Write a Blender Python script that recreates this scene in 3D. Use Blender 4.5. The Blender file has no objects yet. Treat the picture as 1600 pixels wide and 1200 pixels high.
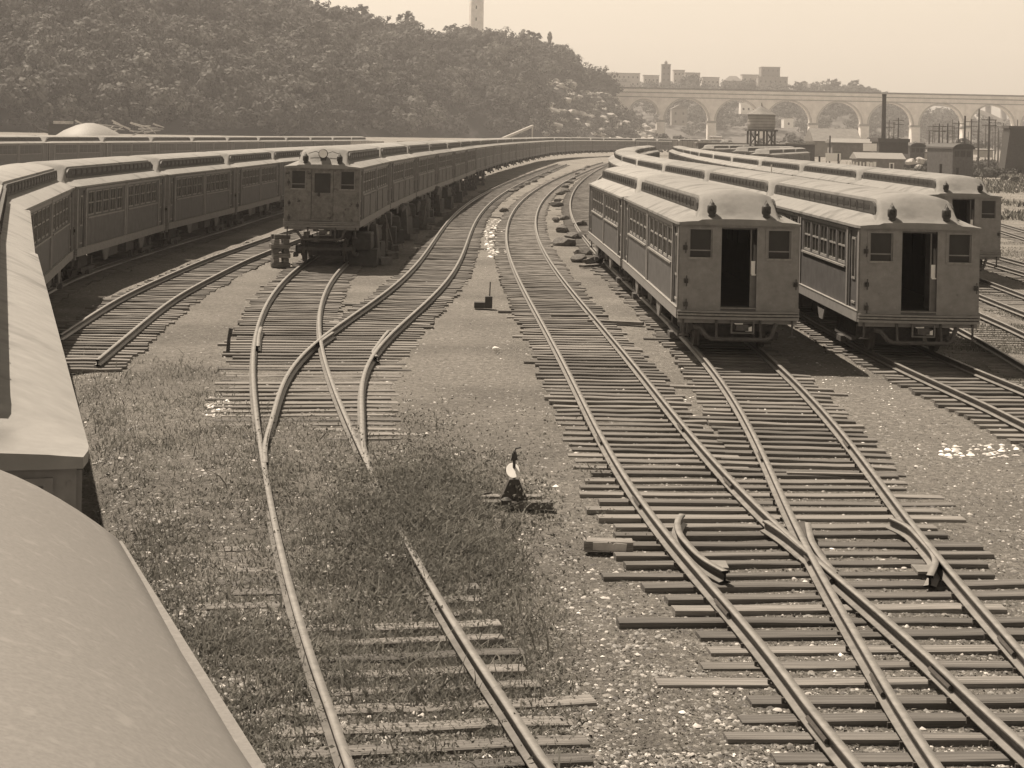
import bpy, math, random
import numpy as np
from mathutils import Matrix, Vector
random.seed(7); rng = np.random.default_rng(11)
SC = bpy.context.scene
COL = SC.collection

# ---------------------------------------------------------------- camera
FPX, PX0, PY0 = 2850.0, 800.0, 208.0          # focal length and principal point on a 1600 px wide picture
ROLL = math.radians(1.2); RT = 0.19; CAMZ = 4.85 + RT
cr, sr = math.cos(ROLL), math.sin(ROLL)
cam = bpy.data.cameras.new('camera'); co = bpy.data.objects.new('camera', cam); COL.objects.link(co)
cam.sensor_width = 36; cam.lens = FPX / 1600 * 36; cam.shift_y = -(600 - PY0) / 1600
cam.clip_start = 0.2; cam.clip_end = 9000
co.matrix_world = Matrix(((cr, -sr, 0, 0), (0, 0, -1, 0), (sr, cr, 0, CAMZ), (0, 0, 0, 1)))
SC.camera = co

# ---------------------------------------------------------------- sky and sun
SUN_EL = math.radians(58); SUN_AZ = math.radians(-41)      # azimuth from +Y towards +X
w = bpy.data.worlds.new('World'); SC.world = w; w.use_nodes = True
nt = w.node_tree; nt.nodes.clear()
out = nt.nodes.new('ShaderNodeOutputWorld'); bg = nt.nodes.new('ShaderNodeBackground')
sky = nt.nodes.new('ShaderNodeTexSky'); sky.sky_type = 'NISHITA'; sky.sun_disc = False
sky.sun_elevation = SUN_EL; sky.sun_rotation = SUN_AZ; sky.dust_density = 3.0; sky.air_density = 1.2
bw = nt.nodes.new('ShaderNodeRGBToBW')
mul = nt.nodes.new('ShaderNodeMix'); mul.data_type = 'RGBA'; mul.blend_type = 'MULTIPLY'; mul.inputs[0].default_value = 1
mul.inputs[7].default_value = (1, .858, .668, 1)
nt.links.new(sky.outputs[0], bw.inputs[0]); nt.links.new(bw.outputs[0], mul.inputs[6])
flat_ = nt.nodes.new('ShaderNodeMix'); flat_.data_type = 'RGBA'; flat_.inputs[0].default_value = .55
nt.links.new(mul.outputs[2], flat_.inputs[6]); flat_.inputs[7].default_value = (3.2, 3.2*.858, 3.2*.668, 1)
geo = nt.nodes.new('ShaderNodeTexCoord'); sx_ = nt.nodes.new('ShaderNodeSeparateXYZ'); nt.links.new(geo.outputs['Generated'], sx_.inputs[0])
zr = nt.nodes.new('ShaderNodeMapRange'); zr.interpolation_type = 'SMOOTHSTEP'; zr.inputs[1].default_value = .09; zr.inputs[2].default_value = .75
zr.inputs[3].default_value = 1; zr.inputs[4].default_value = .16; nt.links.new(sx_.outputs['Z'], zr.inputs[0])      # pale at the horizon, deeper overhead
vz = nt.nodes.new('ShaderNodeVectorMath'); vz.operation = 'SCALE'; nt.links.new(flat_.outputs[2], vz.inputs[0]); nt.links.new(zr.outputs[0], vz.inputs['Scale'])
nt.links.new(vz.outputs[0], bg.inputs[0]); bg.inputs[1].default_value = 0.105
nt.links.new(bg.outputs[0], out.inputs[0])
sl = bpy.data.lights.new('sun', 'SUN'); so = bpy.data.objects.new('sun', sl); COL.objects.link(so)
sl.energy = 3.1; sl.angle = math.radians(0.5); sl.color = (1, .862, .70)
sd = Vector((math.sin(SUN_AZ) * math.cos(SUN_EL), math.cos(SUN_AZ) * math.cos(SUN_EL), math.sin(SUN_EL)))
so.rotation_euler = sd.to_track_quat('Z', 'Y').to_euler()
SC.view_settings.view_transform = 'Standard'; SC.view_settings.look = 'None'
SC.view_settings.exposure = 1.33; SC.view_settings.gamma = 1
SC.render.engine = 'CYCLES'
SC.cycles.max_bounces = 5; SC.cycles.volume_bounces = 0

# ---------------------------------------------------------------- surveying helpers
def hor(px): return PY0 + (px - PX0) * math.tan(ROLL)
def p2w(px, py, z=RT):
    """point at height z seen at picture position px, py"""
    dx, dy = px - PX0, PY0 - py
    R = dx * cr - dy * sr; U = dy * cr + dx * sr
    Z = (z - CAMZ) * FPX / U
    return R / FPX * Z, Z
def atZ(px, Z, py=None):
    """X (and height, when py is given) at depth Z for a picture column"""
    dx = px - PX0; dy = (PY0 - py) if py is not None else -dx * math.tan(ROLL)
    R = dx * cr - dy * sr; U = dy * cr + dx * sr
    return R / FPX * Z, CAMZ + U / FPX * Z

# ---------------------------------------------------------------- materials
def mat(name, g, rough=.85, tint=(1, .96, .92), scale=6, amp=.25, bump=0, bscale=None, detail=6, spots=None, stretch=None, metal=0, spec=.3, rnd=0):
    m = bpy.data.materials.new(name); m.use_nodes = True
    n = m.node_tree; b = n.nodes['Principled BSDF']; L = n.links
    b.inputs['Roughness'].default_value = rough; b.inputs['Metallic'].default_value = metal
    b.inputs['Specular IOR Level'].default_value = spec
    tc = n.nodes.new('ShaderNodeTexCoord'); src = tc.outputs['Object']
    if stretch:
        mp = n.nodes.new('ShaderNodeMapping'); mp.inputs['Scale'].default_value = stretch
        L.new(src, mp.inputs[0]); src = mp.outputs[0]
    nz = n.nodes.new('ShaderNodeTexNoise'); nz.inputs['Scale'].default_value = scale; nz.inputs['Detail'].default_value = detail
    nz.inputs['Roughness'].default_value = .65
    L.new(src, nz.inputs['Vector'])
    rp = n.nodes.new('ShaderNodeValToRGB'); e = rp.color_ramp.elements
    e[0].position = .3; e[1].position = .7
    e[0].color = tuple(g * (1 - amp) * t for t in tint) + (1,); e[1].color = tuple(g * (1 + amp) * t for t in tint) + (1,)
    L.new(nz.outputs['Fac'], rp.inputs[0]); last = rp.outputs[0]
    if spots:
        sg, ssc, lo, hi = spots
        n2 = n.nodes.new('ShaderNodeTexNoise'); n2.inputs['Scale'].default_value = ssc; n2.inputs['Detail'].default_value = 5
        L.new(tc.outputs['Object'], n2.inputs['Vector'])
        r2 = n.nodes.new('ShaderNodeMapRange'); r2.inputs[1].default_value = lo; r2.inputs[2].default_value = hi
        L.new(n2.outputs['Fac'], r2.inputs[0])
        mx = n.nodes.new('ShaderNodeMix'); mx.data_type = 'RGBA'; L.new(r2.outputs[0], mx.inputs[0]); L.new(last, mx.inputs[6])
        mx.inputs[7].default_value = tuple(sg * t for t in tint) + (1,); last = mx.outputs[2]
    if rnd:
        oi = n.nodes.new('ShaderNodeObjectInfo'); mr = n.nodes.new('ShaderNodeMapRange'); mr.inputs[3].default_value = 1-rnd; mr.inputs[4].default_value = 1+rnd
        L.new(oi.outputs['Random'], mr.inputs[0]); vm = n.nodes.new('ShaderNodeVectorMath'); vm.operation = 'SCALE'
        L.new(last, vm.inputs[0]); L.new(mr.outputs[0], vm.inputs['Scale']); last = vm.outputs[0]
    L.new(last, b.inputs['Base Color'])
    if bump:
        nb = n.nodes.new('ShaderNodeTexNoise'); nb.inputs['Scale'].default_value = bscale or scale * 4; nb.inputs['Detail'].default_value = 4
        L.new(src, nb.inputs['Vector'])
        bp = n.nodes.new('ShaderNodeBump'); bp.inputs['Strength'].default_value = 1; bp.inputs['Distance'].default_value = bump
        L.new(nb.outputs['Fac'], bp.inputs['Height']); L.new(bp.outputs[0], b.inputs['Normal'])
    return m
M = {}
M['roof'] = mat('roof_canvas', .255, .85, rnd=.14, scale=3.5, amp=.13, bump=.002, bscale=25, spots=(.15, 1.1, .55, .72), tint=(1, .98, .95))
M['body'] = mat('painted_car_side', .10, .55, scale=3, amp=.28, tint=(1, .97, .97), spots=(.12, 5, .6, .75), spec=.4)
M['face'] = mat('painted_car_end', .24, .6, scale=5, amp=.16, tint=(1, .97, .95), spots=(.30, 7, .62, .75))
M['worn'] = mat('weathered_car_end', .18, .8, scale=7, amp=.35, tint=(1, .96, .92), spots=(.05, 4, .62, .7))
M['trim'] = mat('worn_trim_and_highlight', .26, .6, scale=8, amp=.3, tint=(1, .97, .93))  # also colours the painted highlights on car sills and ledges
M['panel'] = mat('pale_panel', .17, .8, scale=4, amp=.2, tint=(1, .97, .95))  # paler than the car side paint
M['dark'] = mat('dark_paint', .06, .6, scale=4, amp=.3)
M['under'] = mat('grimy_iron', .085, .7, scale=9, amp=.35, tint=(1, .95, .93))
M['glass'] = mat('dusty_glass', .035, .38, scale=2, amp=.3, spec=.25)
M['inside'] = mat('car_interior', .14, .8, scale=3, amp=.3)
M['white'] = mat('white_paint', .85, .6, scale=5, amp=.08, tint=(1, .98, .95))
M['rail'] = mat('rusty_rail_side', .075, .5, scale=14, amp=.35, tint=(1, .92, .86), spots=(.045, 3, .55, .7))
M['railtop'] = mat('rail_head_and_lit_foot', .21, .5, scale=5, amp=.28, tint=(1, .96, .91), spec=.5)
M['tie'] = mat('weathered_timber', .165, .9, rnd=.38, scale=3.2, amp=.55, bump=.014, bscale=5, stretch=(1, 9, 9), tint=(1, .95, .9), detail=8)
M['tiel'] = mat('pale_timber', .23, .9, scale=3.2, amp=.35, bump=.01, bscale=5, stretch=(1, 9, 9), tint=(1, .95, .9), detail=8)
M['wood'] = mat('old_wood', .13, .85, scale=6, amp=.4, bump=.01, tint=(1, .95, .9))
M['rock'] = mat('rock', .45, .9, scale=.6, amp=.5, bump=.1, bscale=2)
M['stone'] = mat('pale_stone', .50, .9, scale=4, amp=.3)
M['pebble'] = mat('ballast_pebble', .22, .9, scale=9, amp=.55, tint=(1, .95, .89))
M['masonry'] = mat('bridge_masonry', .85, .9, scale=.25, amp=.16, spots=(.7, .08, .55, .75))
M['masonryd'] = mat('bridge_masonry_courses', .30, .9, scale=.4, amp=.2)
M['leaf'] = mat('foliage', .085, .8, scale=.06, amp=.6, tint=(1, .98, .92), detail=9, spots=(.15, .16, .52, .68))
M['leafa'] = mat('dark_foliage', .055, .8, scale=.3, amp=.4, tint=(1, .98, .92))
M['leafb'] = mat('light_foliage', .17, .8, scale=.3, amp=.4, tint=(1, .98, .92))
M['leaf2'] = mat('pale_foliage', .095, .8, scale=.3, amp=.4, tint=(1, .98, .92), detail=9)
M['bark'] = mat('bark', .09, .9, scale=3, amp=.3)
M['brick'] = mat('brick', .22, .9, scale=1.5, amp=.2)
M['plaster'] = mat('pale_wall', .5, .9, scale=.5, amp=.12)
M['slate'] = mat('shed_roof', .2, .85, scale=1.2, amp=.2)
M['grass'] = mat('dry_grass', .20, .85, scale=.7, amp=.4, tint=(1, .98, .9), spots=(.3, 2.2, .5, .7))
M['weed'] = mat('weeds', .14, .85, scale=1.2, amp=.4, tint=(1, .98, .9))
M['straw'] = mat('straw', .27, .85, scale=2, amp=.3, tint=(1, .96, .88))
M['water'] = mat('water', .2, .15, scale=.05, amp=.1)

def translucent(k, f=.35):
    n = M[k].node_tree; b = n.nodes['Principled BSDF']; t = n.nodes.new('ShaderNodeBsdfTranslucent'); mx = n.nodes.new('ShaderNodeMixShader'); mx.inputs[0].default_value = f
    src = b.inputs['Base Color'].links[0].from_socket; n.links.new(src, t.inputs[0]); n.links.new(b.outputs[0], mx.inputs[1]); n.links.new(t.outputs[0], mx.inputs[2])
    n.links.new(mx.outputs[0], n.nodes['Material Output'].inputs[0])
for k_ in ('leafa', 'leafb', 'leaf', 'leaf2'): translucent(k_, .15)
for k_ in ('grass', 'weed', 'straw'): translucent(k_)
def ground_mat():
    m = bpy.data.materials.new('cinder_and_gravel'); m.use_nodes = True
    n = m.node_tree; L = n.links; b = n.nodes['Principled BSDF']; b.inputs['Roughness'].default_value = .95
    b.inputs['Specular IOR Level'].default_value = .1
    tc = n.nodes.new('ShaderNodeTexCoord')
    def noise(sc, det=5, ro=.6):
        x = n.nodes.new('ShaderNodeTexNoise'); x.inputs['Scale'].default_value = sc; x.inputs['Detail'].default_value = det
        x.inputs['Roughness'].default_value = ro; L.new(tc.outputs['Object'], x.inputs['Vector']); return x.outputs['Fac']
    def ramp(f, a, bb, p=.35, q=.65):
        r = n.nodes.new('ShaderNodeValToRGB'); r.color_ramp.elements[0].position = p; r.color_ramp.elements[1].position = q
        r.color_ramp.elements[0].color = tuple(a * t for t in (1, .95, .9)) + (1,)
        r.color_ramp.elements[1].color = tuple(bb * t for t in (1, .95, .88)) + (1,)
        L.new(f, r.inputs[0]); return r.outputs[0]
    def mix(f, a, c):
        x = n.nodes.new('ShaderNodeMix'); x.data_type = 'RGBA'; L.new(f, x.inputs[0]); L.new(a, x.inputs[6]); L.new(c, x.inputs[7]); return x.outputs[2]
    base = mix(noise(4.5, 6, .8), ramp(noise(15, 8, .85), .05, .34, .36, .64), ramp(noise(9, 8, .85), .14, .46, .40, .60))
    big = noise(.22, 4)
    mr = n.nodes.new('ShaderNodeMapRange'); mr.inputs[1].default_value = .42; mr.inputs[2].default_value = .62; L.new(big, mr.inputs[0])
    dark = ramp(noise(11, 8, .85), .08, .30, .36, .64)
    c = mix(mr.outputs[0], base, dark)
    vo = n.nodes.new('ShaderNodeTexVoronoi'); vo.inputs['Scale'].default_value = 9; L.new(tc.outputs['Object'], vo.inputs['Vector'])
    m2 = n.nodes.new('ShaderNodeMapRange'); m2.inputs[1].default_value = .13; m2.inputs[2].default_value = .08; L.new(vo.outputs['Distance'], m2.inputs[0])
    n3 = n.nodes.new('ShaderNodeMath'); n3.operation = 'MULTIPLY'; L.new(m2.outputs[0], n3.inputs[0])
    m4 = n.nodes.new('ShaderNodeMapRange'); m4.inputs[1].default_value = .55; m4.inputs[2].default_value = .62; L.new(noise(1.7), m4.inputs[0]); L.new(m4.outputs[0], n3.inputs[1])
    wh = ramp(noise(5), .4, .5); c = mix(n3.outputs[0], c, wh)
    L.new(c, b.inputs['Base Color'])
    bp = n.nodes.new('ShaderNodeBump'); bp.inputs['Distance'].default_value = .09; L.new(noise(12, 8, .8), bp.inputs['Height']); L.new(bp.outputs[0], b.inputs['Normal'])
    return m
M['ground'] = ground_mat()

# ---------------------------------------------------------------- mesh building helpers
class MB:
    def __init__(s): s.v = []; s.f = []; s.mi = []
    def quad(s, a, b, c, d, m=0):
        i = len(s.v); s.v += [a, b, c, d]; s.f.append((i, i+1, i+2, i+3)); s.mi.append(m)
    def box(s, x0, x1, y0, y1, z0, z1, m=0, mtx=None):
        P = [(x0,y0,z0),(x1,y0,z0),(x1,y1,z0),(x0,y1,z0),(x0,y0,z1),(x1,y0,z1),(x1,y1,z1),(x0,y1,z1)]
        if mtx is not None: P = [tuple(mtx @ Vector(p)) for p in P]
        i = len(s.v); s.v += P
        for f in ((0,3,2,1),(4,5,6,7),(0,1,5,4),(1,2,6,5),(2,3,7,6),(3,0,4,7)): s.f.append(tuple(i+k for k in f)); s.mi.append(m)
    def prism(s, pts, a0, a1, axis='x', m=0):
        """extrude polygon pts (two remaining axes) from a0 to a1"""
        def P(a, p): return {'x': (a, p[0], p[1]), 'y': (p[0], a, p[1]), 'z': (p[0], p[1], a)}[axis]
        i = len(s.v); n = len(pts)
        s.v += [P(a0, p) for p in pts] + [P(a1, p) for p in pts]
        s.f.append(tuple(range(i, i+n))[::-1]); s.f.append(tuple(range(i+n, i+2*n))); s.mi += [m, m]
        for k in range(n):
            k2 = (k+1) % n; s.f.append((i+k, i+k2, i+n+k2, i+n+k)); s.mi.append(m)
    def tube(s, pts, r, seg=8, m=0, caps=True):
        pts = [Vector(p) for p in pts]; n = len(pts); rr = r if isinstance(r, (list, tuple)) else [r]*n
        i0 = len(s.v)
        for k, p in enumerate(pts):
            d = (pts[min(k+1, n-1)] - pts[max(k-1, 0)]).normalized()
            up = Vector((0, 0, 1)) if abs(d.z) < .9 else Vector((1, 0, 0))
            a = d.cross(up).normalized(); b = d.cross(a)
            for j in range(seg):
                t = 2*math.pi*j/seg; q = p + (a*math.cos(t) + b*math.sin(t))*rr[k]; s.v.append(tuple(q))
        for k in range(n-1):
            for j in range(seg):
                a = i0+k*seg+j; b = i0+k*seg+(j+1) % seg; s.f.append((a, b, b+seg, a+seg)); s.mi.append(m)
        if caps:
            s.f.append(tuple(range(i0, i0+seg))); s.f.append(tuple(range(i0+(n-1)*seg, i0+n*seg))[::-1]); s.mi += [m, m]
    def lathe(s, prof, c=(0,0,0), axis='z', seg=16, m=0):
        i0 = len(s.v)
        for (r, h) in prof:
            for j in range(seg):
                t = 2*math.pi*j/seg; a, b = r*math.cos(t), r*math.sin(t)
                p = {'z': (a, b, h), 'x': (h, a, b), 'y': (a, h, b)}[axis]
                s.v.append((p[0]+c[0], p[1]+c[1], p[2]+c[2]))
        for k in range(len(prof)-1):
            for j in range(seg):
                a = i0+k*seg+j; b = i0+k*seg+(j+1) % seg; s.f.append((a, b, b+seg, a+seg)); s.mi.append(m)
        s.f.append(tuple(range(i0, i0+seg))); s.f.append(tuple(range(i0+(len(prof)-1)*seg, i0+len(prof)*seg))); s.mi += [m, m]
    def mesh(s, name, mats):
        me = bpy.data.meshes.new(name); me.from_pydata(s.v, [], s.f)
        for m in (mats if isinstance(mats, (list, tuple)) else [mats]): me.materials.append(M[m] if isinstance(m, str) else m)
        me.polygons.foreach_set('material_index', s.mi); me.validate(); me.update()
        return me
    def obj(s, name, mats, parent=None, smooth=False, bevel=0):
        import bmesh
        me = s.mesh(name, mats)
        bm = bmesh.new(); bm.from_mesh(me); bmesh.ops.recalc_face_normals(bm, faces=bm.faces); bm.to_mesh(me); bm.free()
        o = bpy.data.objects.new(name, me); COL.objects.link(o); o.parent = parent
        if smooth:
            me.polygons.foreach_set('use_smooth', [True]*len(me.polygons))
        if bevel:
            b = o.modifiers.new('bevel', 'BEVEL'); b.width = bevel; b.segments = 2; b.limit_method = 'ANGLE'
        return o
def raw_mesh(name, V, F, mats, mi=None, k=4):
    """numpy verts (n,3), faces (m,k)"""
    me = bpy.data.meshes.new(name); V = np.asarray(V, np.float32); F = np.asarray(F, np.int32)
    me.vertices.add(len(V)); me.vertices.foreach_set('co', V.ravel())
    me.loops.add(F.size); me.loops.foreach_set('vertex_index', F.ravel())
    me.polygons.add(len(F)); me.polygons.foreach_set('loop_start', np.arange(0, F.size, k, dtype=np.int32))
    me.polygons.foreach_set('loop_total', np.full(len(F), k, np.int32))
    for m in mats: me.materials.append(M[m])
    if mi is not None: me.polygons.foreach_set('material_index', np.asarray(mi, np.int32))
    me.update(calc_edges=True); me.validate()
    return me
def link(name, me, parent=None, loc=(0,0,0)):
    o = bpy.data.objects.new(name, me); COL.objects.link(o); o.parent = parent; o.location = loc; return o
def tag(o, label=None, cat=None, group=None, kind=None):
    if label:
        o['label'] = label
        if not 4 <= len(label.split()) <= 16: print('LABELLEN', len(label.split()), label)
    if cat: o['category'] = cat
    if group: o['group'] = group
    if kind: o['kind'] = kind
    return o
def empty(name, loc=(0,0,0), rz=0):
    o = bpy.data.objects.new(name, None); COL.objects.link(o); o.location = loc; o.rotation_euler = (0, 0, rz); o.empty_display_size = .3; return o
def copy_tree(o, parent=None):
    c = o.copy(); COL.objects.link(c)
    if parent: c.parent = parent
    for ch in o.children: copy_tree(ch, c)
    return c
ORD = 'front second third fourth fifth sixth seventh eighth ninth tenth eleventh twelfth thirteenth fourteenth fifteenth sixteenth seventeenth eighteenth nineteenth twentieth'.split()
TENS = ['twenty-first','twenty-second','twenty-third','twenty-fourth','twenty-fifth','twenty-sixth','twenty-seventh','twenty-eighth','twenty-ninth','thirtieth','thirty-first','thirty-second','thirty-third','thirty-fourth','thirty-fifth','thirty-sixth','thirty-seventh','thirty-eighth']
def ordw(i): return (ORD + TENS)[i]
# ---------------------------------------------------------------- ground, river bank and hills
def sstep(a, b, x):
    t = np.clip((x-a)/(b-a), 0, 1); return t*t*(3-2*t)
def vnoise(x, y, seed=0):
    """smooth value noise for numpy arrays"""
    def h(i, j): 
        v = np.sin(i*127.1 + j*311.7 + seed*74.7)*43758.5453; return v - np.floor(v)
    xi, yi = np.floor(x), np.floor(y); fx, fy = x-xi, y-yi; fx = fx*fx*(3-2*fx); fy = fy*fy*(3-2*fy)
    return (h(xi, yi)*(1-fx) + h(xi+1, yi)*fx)*(1-fy) + (h(xi, yi+1)*(1-fx) + h(xi+1, yi+1)*fx)*fy
def gz(X, Y):
    """height of the yard floor"""
    X = np.asarray(X, float); Y = np.asarray(Y, float)
    z = (vnoise(X*.5, Y*.5, 1)-.5)*.05 + (vnoise(X*1.7, Y*1.7, 2)-.5)*.02 - .03
    bank = sstep(-40, -62, X - (Y-220)*.12) * sstep(150, 240, Y) * 2.6
    far = sstep(500, 560, Y) * sstep(40, 0, X) * 2.8
    burr = .24*np.exp(-(((X+1.35)/1.0)**2+((Y-24.5)/4.2)**2)) + .15*np.exp(-(((X+3.6)/.9)**2+((Y-26.5)/3.0)**2))
    bx_ = np.interp(Y, [4, 9.4, 25.1, 34, 42.5], [-1.9, -3.6, -7.95, -10.4, -12.6])+1.3; burr = burr - .3*sstep(0, .7, X-bx_)*sstep(1.7, .8, X-bx_)*sstep(5, 8, Y)*sstep(42, 30, Y)  # last term: added dip beside the left row, shaped to widen its cast shadow
    burr = burr + .03*sstep(-1, -3, X)*sstep(45, 35, Y)*sstep(8, 12, Y)*sstep(-9, -6, X)
    return z + burr*(.7+.6*vnoise(X*2.3, Y*2.3, 6)) + np.maximum(bank, far)
xs = np.unique(np.concatenate([np.linspace(-1500, -120, 14), np.linspace(-120, -24, 30), np.arange(-24, 26, .5), np.linspace(26, 120, 24), np.linspace(120, 1500, 14)]))
ys = np.unique(np.concatenate([np.linspace(-300, -8, 8), np.arange(-8, 60, .5), np.arange(60, 130, 2), np.linspace(130, 700, 70), np.linspace(700, 2600, 14)]))
GX, GY = np.meshgrid(xs, ys); GZ = gz(GX, GY)
V = np.stack([GX.ravel(), GY.ravel(), GZ.ravel()], 1)
nx, ny = len(xs), len(ys)
I = (np.arange(ny-1)[:, None]*nx + np.arange(nx-1)[None]).ravel()
o = link('ground', raw_mesh('ground', V, np.stack([I, I+1, I+nx+1, I+nx], 1), ['ground'])); tag(o, kind='structure')
o.data.polygons.foreach_set('use_smooth', [True]*len(o.data.polygons))

# wooded hill across the water: skyline of tree tops traced as bearings, built at its own distance
HX = np.array([-900,-300, 0, 100, 200, 300, 400, 440, 470, 500, 560, 600, 640, 662, 690, 715, 740, 770, 800, 830, 870, 885, 900, 915, 935, 950, 962, 1000, 1040], float)
HY = np.array([-60, -50,-45,-38,-28,-14, -2,  3, 12, 24,  30,  45,  44,  62,  52,  50,  48,  52,  62,  68,  76,  90, 110, 120, 128, 150, 172, 192, 216], float)
HR = np.interp(HX, [-900, 0, 440, 750, 930, 1040], [560, 640, 770, 960, 1000, 960])
HF = np.interp(HX, [-900, 0, 500, 900, 1040], [400, 470, 560, 800, 930])
def hill_at(px, t):
    """t 0 at the foot, 1 on the ridge, >1 behind it"""
    R, Fo, Y = np.interp(px, HX, HR), np.interp(px, HX, HF), np.interp(px, HX, HY)
    ztop = CAMZ + (PY0 - Y + (px-PX0)*math.tan(ROLL))/FPX*R - np.interp(px, [-900, 925, 955], [8.5, 8.5, 1])
    ztop = np.maximum(ztop, 2.5)
    D = Fo + (R-Fo)*t
    prof = np.where(t < 1, np.sin(np.clip(t, 0, 1)*math.pi/2)**.95, 1 - (t-1)*.25)
    bx = (px-PX0)/FPX*D
    z = 2.0 + (ztop-2.0)*prof + (vnoise(bx/18, D/18, 5)-.5)*5*np.clip(t*3, 0, 1)*np.clip(4*(1.02-t), .1, 1)
    return bx, D, z
pxs = np.linspace(-900, 1040, 130); ts = np.linspace(-.02, 2.2, 46)
PP, TT = np.meshgrid(pxs, ts); hx, hy, hz = hill_at(PP, TT); hz = np.where(TT < 0, -1, hz)
V = np.stack([hx.ravel(), hy.ravel(), hz.ravel()], 1); nx, ny = len(pxs), len(ts)
I = (np.arange(ny-1)[:, None]*nx + np.arange(nx-1)[None]).ravel()
M['hillsoil'] = mat('hillside_undergrowth', .045, .95, scale=.05, amp=.4, spots=(.13, .035, .62, .7))
o = link('hill', raw_mesh('hill', V, np.stack([I, I+1, I+nx+1, I+nx], 1), ['hillsoil'])); tag(o, kind='structure')

def leaves(n_clump, per, R, H, size, seed, base=.25):
    """leaf quads in clumps filling an uneven crown; returns (n,4,3)"""
    r = np.random.default_rng(seed)
    th = r.uniform(0, 2*math.pi, n_clump); ph = r.uniform(-.5, 1, n_clump); rad = r.uniform(.35, 1, n_clump)**.6
    lob = 1 + .3*np.sin(th*3+seed) + .15*np.sin(th*5+seed*2)
    cx = R*rad*np.cos(th)*np.sqrt(np.clip(1-ph**2, 0.05, 1))*lob; cy = R*rad*np.sin(th)*np.sqrt(np.clip(1-ph**2, .05, 1))*lob
    cz = H*(base + (1-base)*(.45+.5*ph*rad))
    cs = R*r.uniform(.18, .36, n_clump)
    C = np.stack([cx, cy, cz], 1).repeat(per, 0); S = cs.repeat(per)[:, None]
    d = r.normal(size=(len(C), 3)); d /= np.linalg.norm(d, axis=1)[:, None]
    P = C + d*S*r.uniform(.5, 1, len(C))[:, None]*np.array([1, 1, .7])
    o_ = P-np.array([0, 0, H*.4]); o_ /= np.linalg.norm(o_, axis=1)[:, None]+1e-6
    nrm = d*.7 + o_*.7 + r.normal(size=d.shape)*.3 + np.array([0, 0, .3]); nrm /= np.linalg.norm(nrm, axis=1)[:, None]
    a = np.cross(nrm, r.normal(size=d.shape)); a /= np.linalg.norm(a, axis=1)[:, None]; b = np.cross(nrm, a)
    s = size*r.uniform(.6, 1.3, len(C))[:, None]
    return np.stack([P-a*s-b*s*.6, P+a*s-b*s*.6, P+a*s+b*s*.6, P-a*s+b*s*.6], 1)
def quads_mesh(name, Q, mats, mi=None):
    V = Q.reshape(-1, 3); return raw_mesh(name, V, np.arange(len(V)).reshape(-1, 4), mats, mi)
# far-off wood as one mass
protos = [leaves(22, 22, 5.4, 9.5, .37, k, .1) for k in range(8)]
def wood(N, fn, smin=.55, smax=1.5, seed=3, mi=None):
    r = np.random.default_rng(seed); out = []
    for k in range(N):
        x, y, z = fn(r)
        p = protos[r.integers(8)]; a = r.uniform(0, 6.28); s = r.uniform(smin, smax)
        c, q = math.cos(a), math.sin(a)
        P = p @ np.array([[c, q, 0], [-q, c, 0], [0, 0, 1]])*s
        P[..., 2] *= r.uniform(.7, 1.25); out.append(P + np.array([x, y, z-.8]))
        if mi is not None: mi.append(np.full(len(P), r.choice(4, p=[.34, .3, .18, .18])))
    return np.concatenate(out)
def on_hill(r):
    px = r.uniform(-160, 948); t = r.uniform(0, .95)**1.1
    if px > 845: t = r.uniform(min(.95, .45+(px-845)/80*.5), .98)
    x, y, z = hill_at(np.float64(px), np.float64(t)); return float(x), float(y), float(z)
mi_ = []; Q = wood(1750, on_hill, .5, 1.45, mi=mi_)
o = link('forest', quads_mesh('forest', Q, ['leaf', 'leafa', 'leafb', 'leaf2'], np.concatenate(mi_))); tag(o, 'dense wooded hillside across the river', 'forest', kind='stuff')
# ridge trees one can tell apart
def tree_proto(seed, H, R, trunk=.3, n=34, per=14, size=.5, m='leaf'):
    root = empty('tree')
    mb = MB(); r = random.Random(seed)
    mb.tube([(0,0,-1.5), (r.uniform(-.2,.2), r.uniform(-.2,.2), H*.3), (r.uniform(-.5,.5), r.uniform(-.5,.5), H*.62)], [trunk, trunk*.75, trunk*.3], 7)
    for k in range(6):
        a = r.uniform(0, 6.28); z0 = H*r.uniform(.22, .5)
        mb.tube([(0, 0, z0), (math.cos(a)*R*.35, math.sin(a)*R*.35, z0+H*.15), (math.cos(a)*R*.7, math.sin(a)*R*.7, z0+H*.25)], [trunk*.4, trunk*.25, trunk*.08], 5)
    mb.obj('trunk', 'bark', root)
    link('crown', quads_mesh('crown', leaves(n, per, R, H, size, seed, .22), [m]), root)
    return root
tp = [tree_proto(s, H, R) for s, H, R in ((1, 9.5, 4.6), (2, 11, 4.2), (3, 8, 5), (4, 12, 3.6))]
used = set()
def place_tree(proto, x, y, z, s, label, group, cat='tree'):
    if id(proto) in used: t = copy_tree(proto)
    else: t = proto; used.add(id(proto))
    t.location = (x, y, z); t.scale = (s, s, s*random.uniform(.9, 1.1)); t.rotation_euler = (0, 0, random.uniform(0, 6.28))
    tag(t, label, cat, group); return t
rt = [(443,1.1),(455,1.2),(472,1.0),(492,.9),(512,1.35),(524,1.3),(546,1.05),(562,1.3),(574,1.0),(600,.9),(618,1.05),(632,1.2),(646,1.1),(680,.95),(694,1.2),(702,1.0),(718,1.15),(727,1.1),(764,1.0),(778,.8),(792,.8),(806,.8),(818,.9),(829,1.2),(838,1.1),(850,.9),(868,1.05),(876,1.1),(888,.8),(896,.8),(908,.9),(917,1.0),(926,1.1),(933,.9),(944,1.0),(952,.9)]
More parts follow.
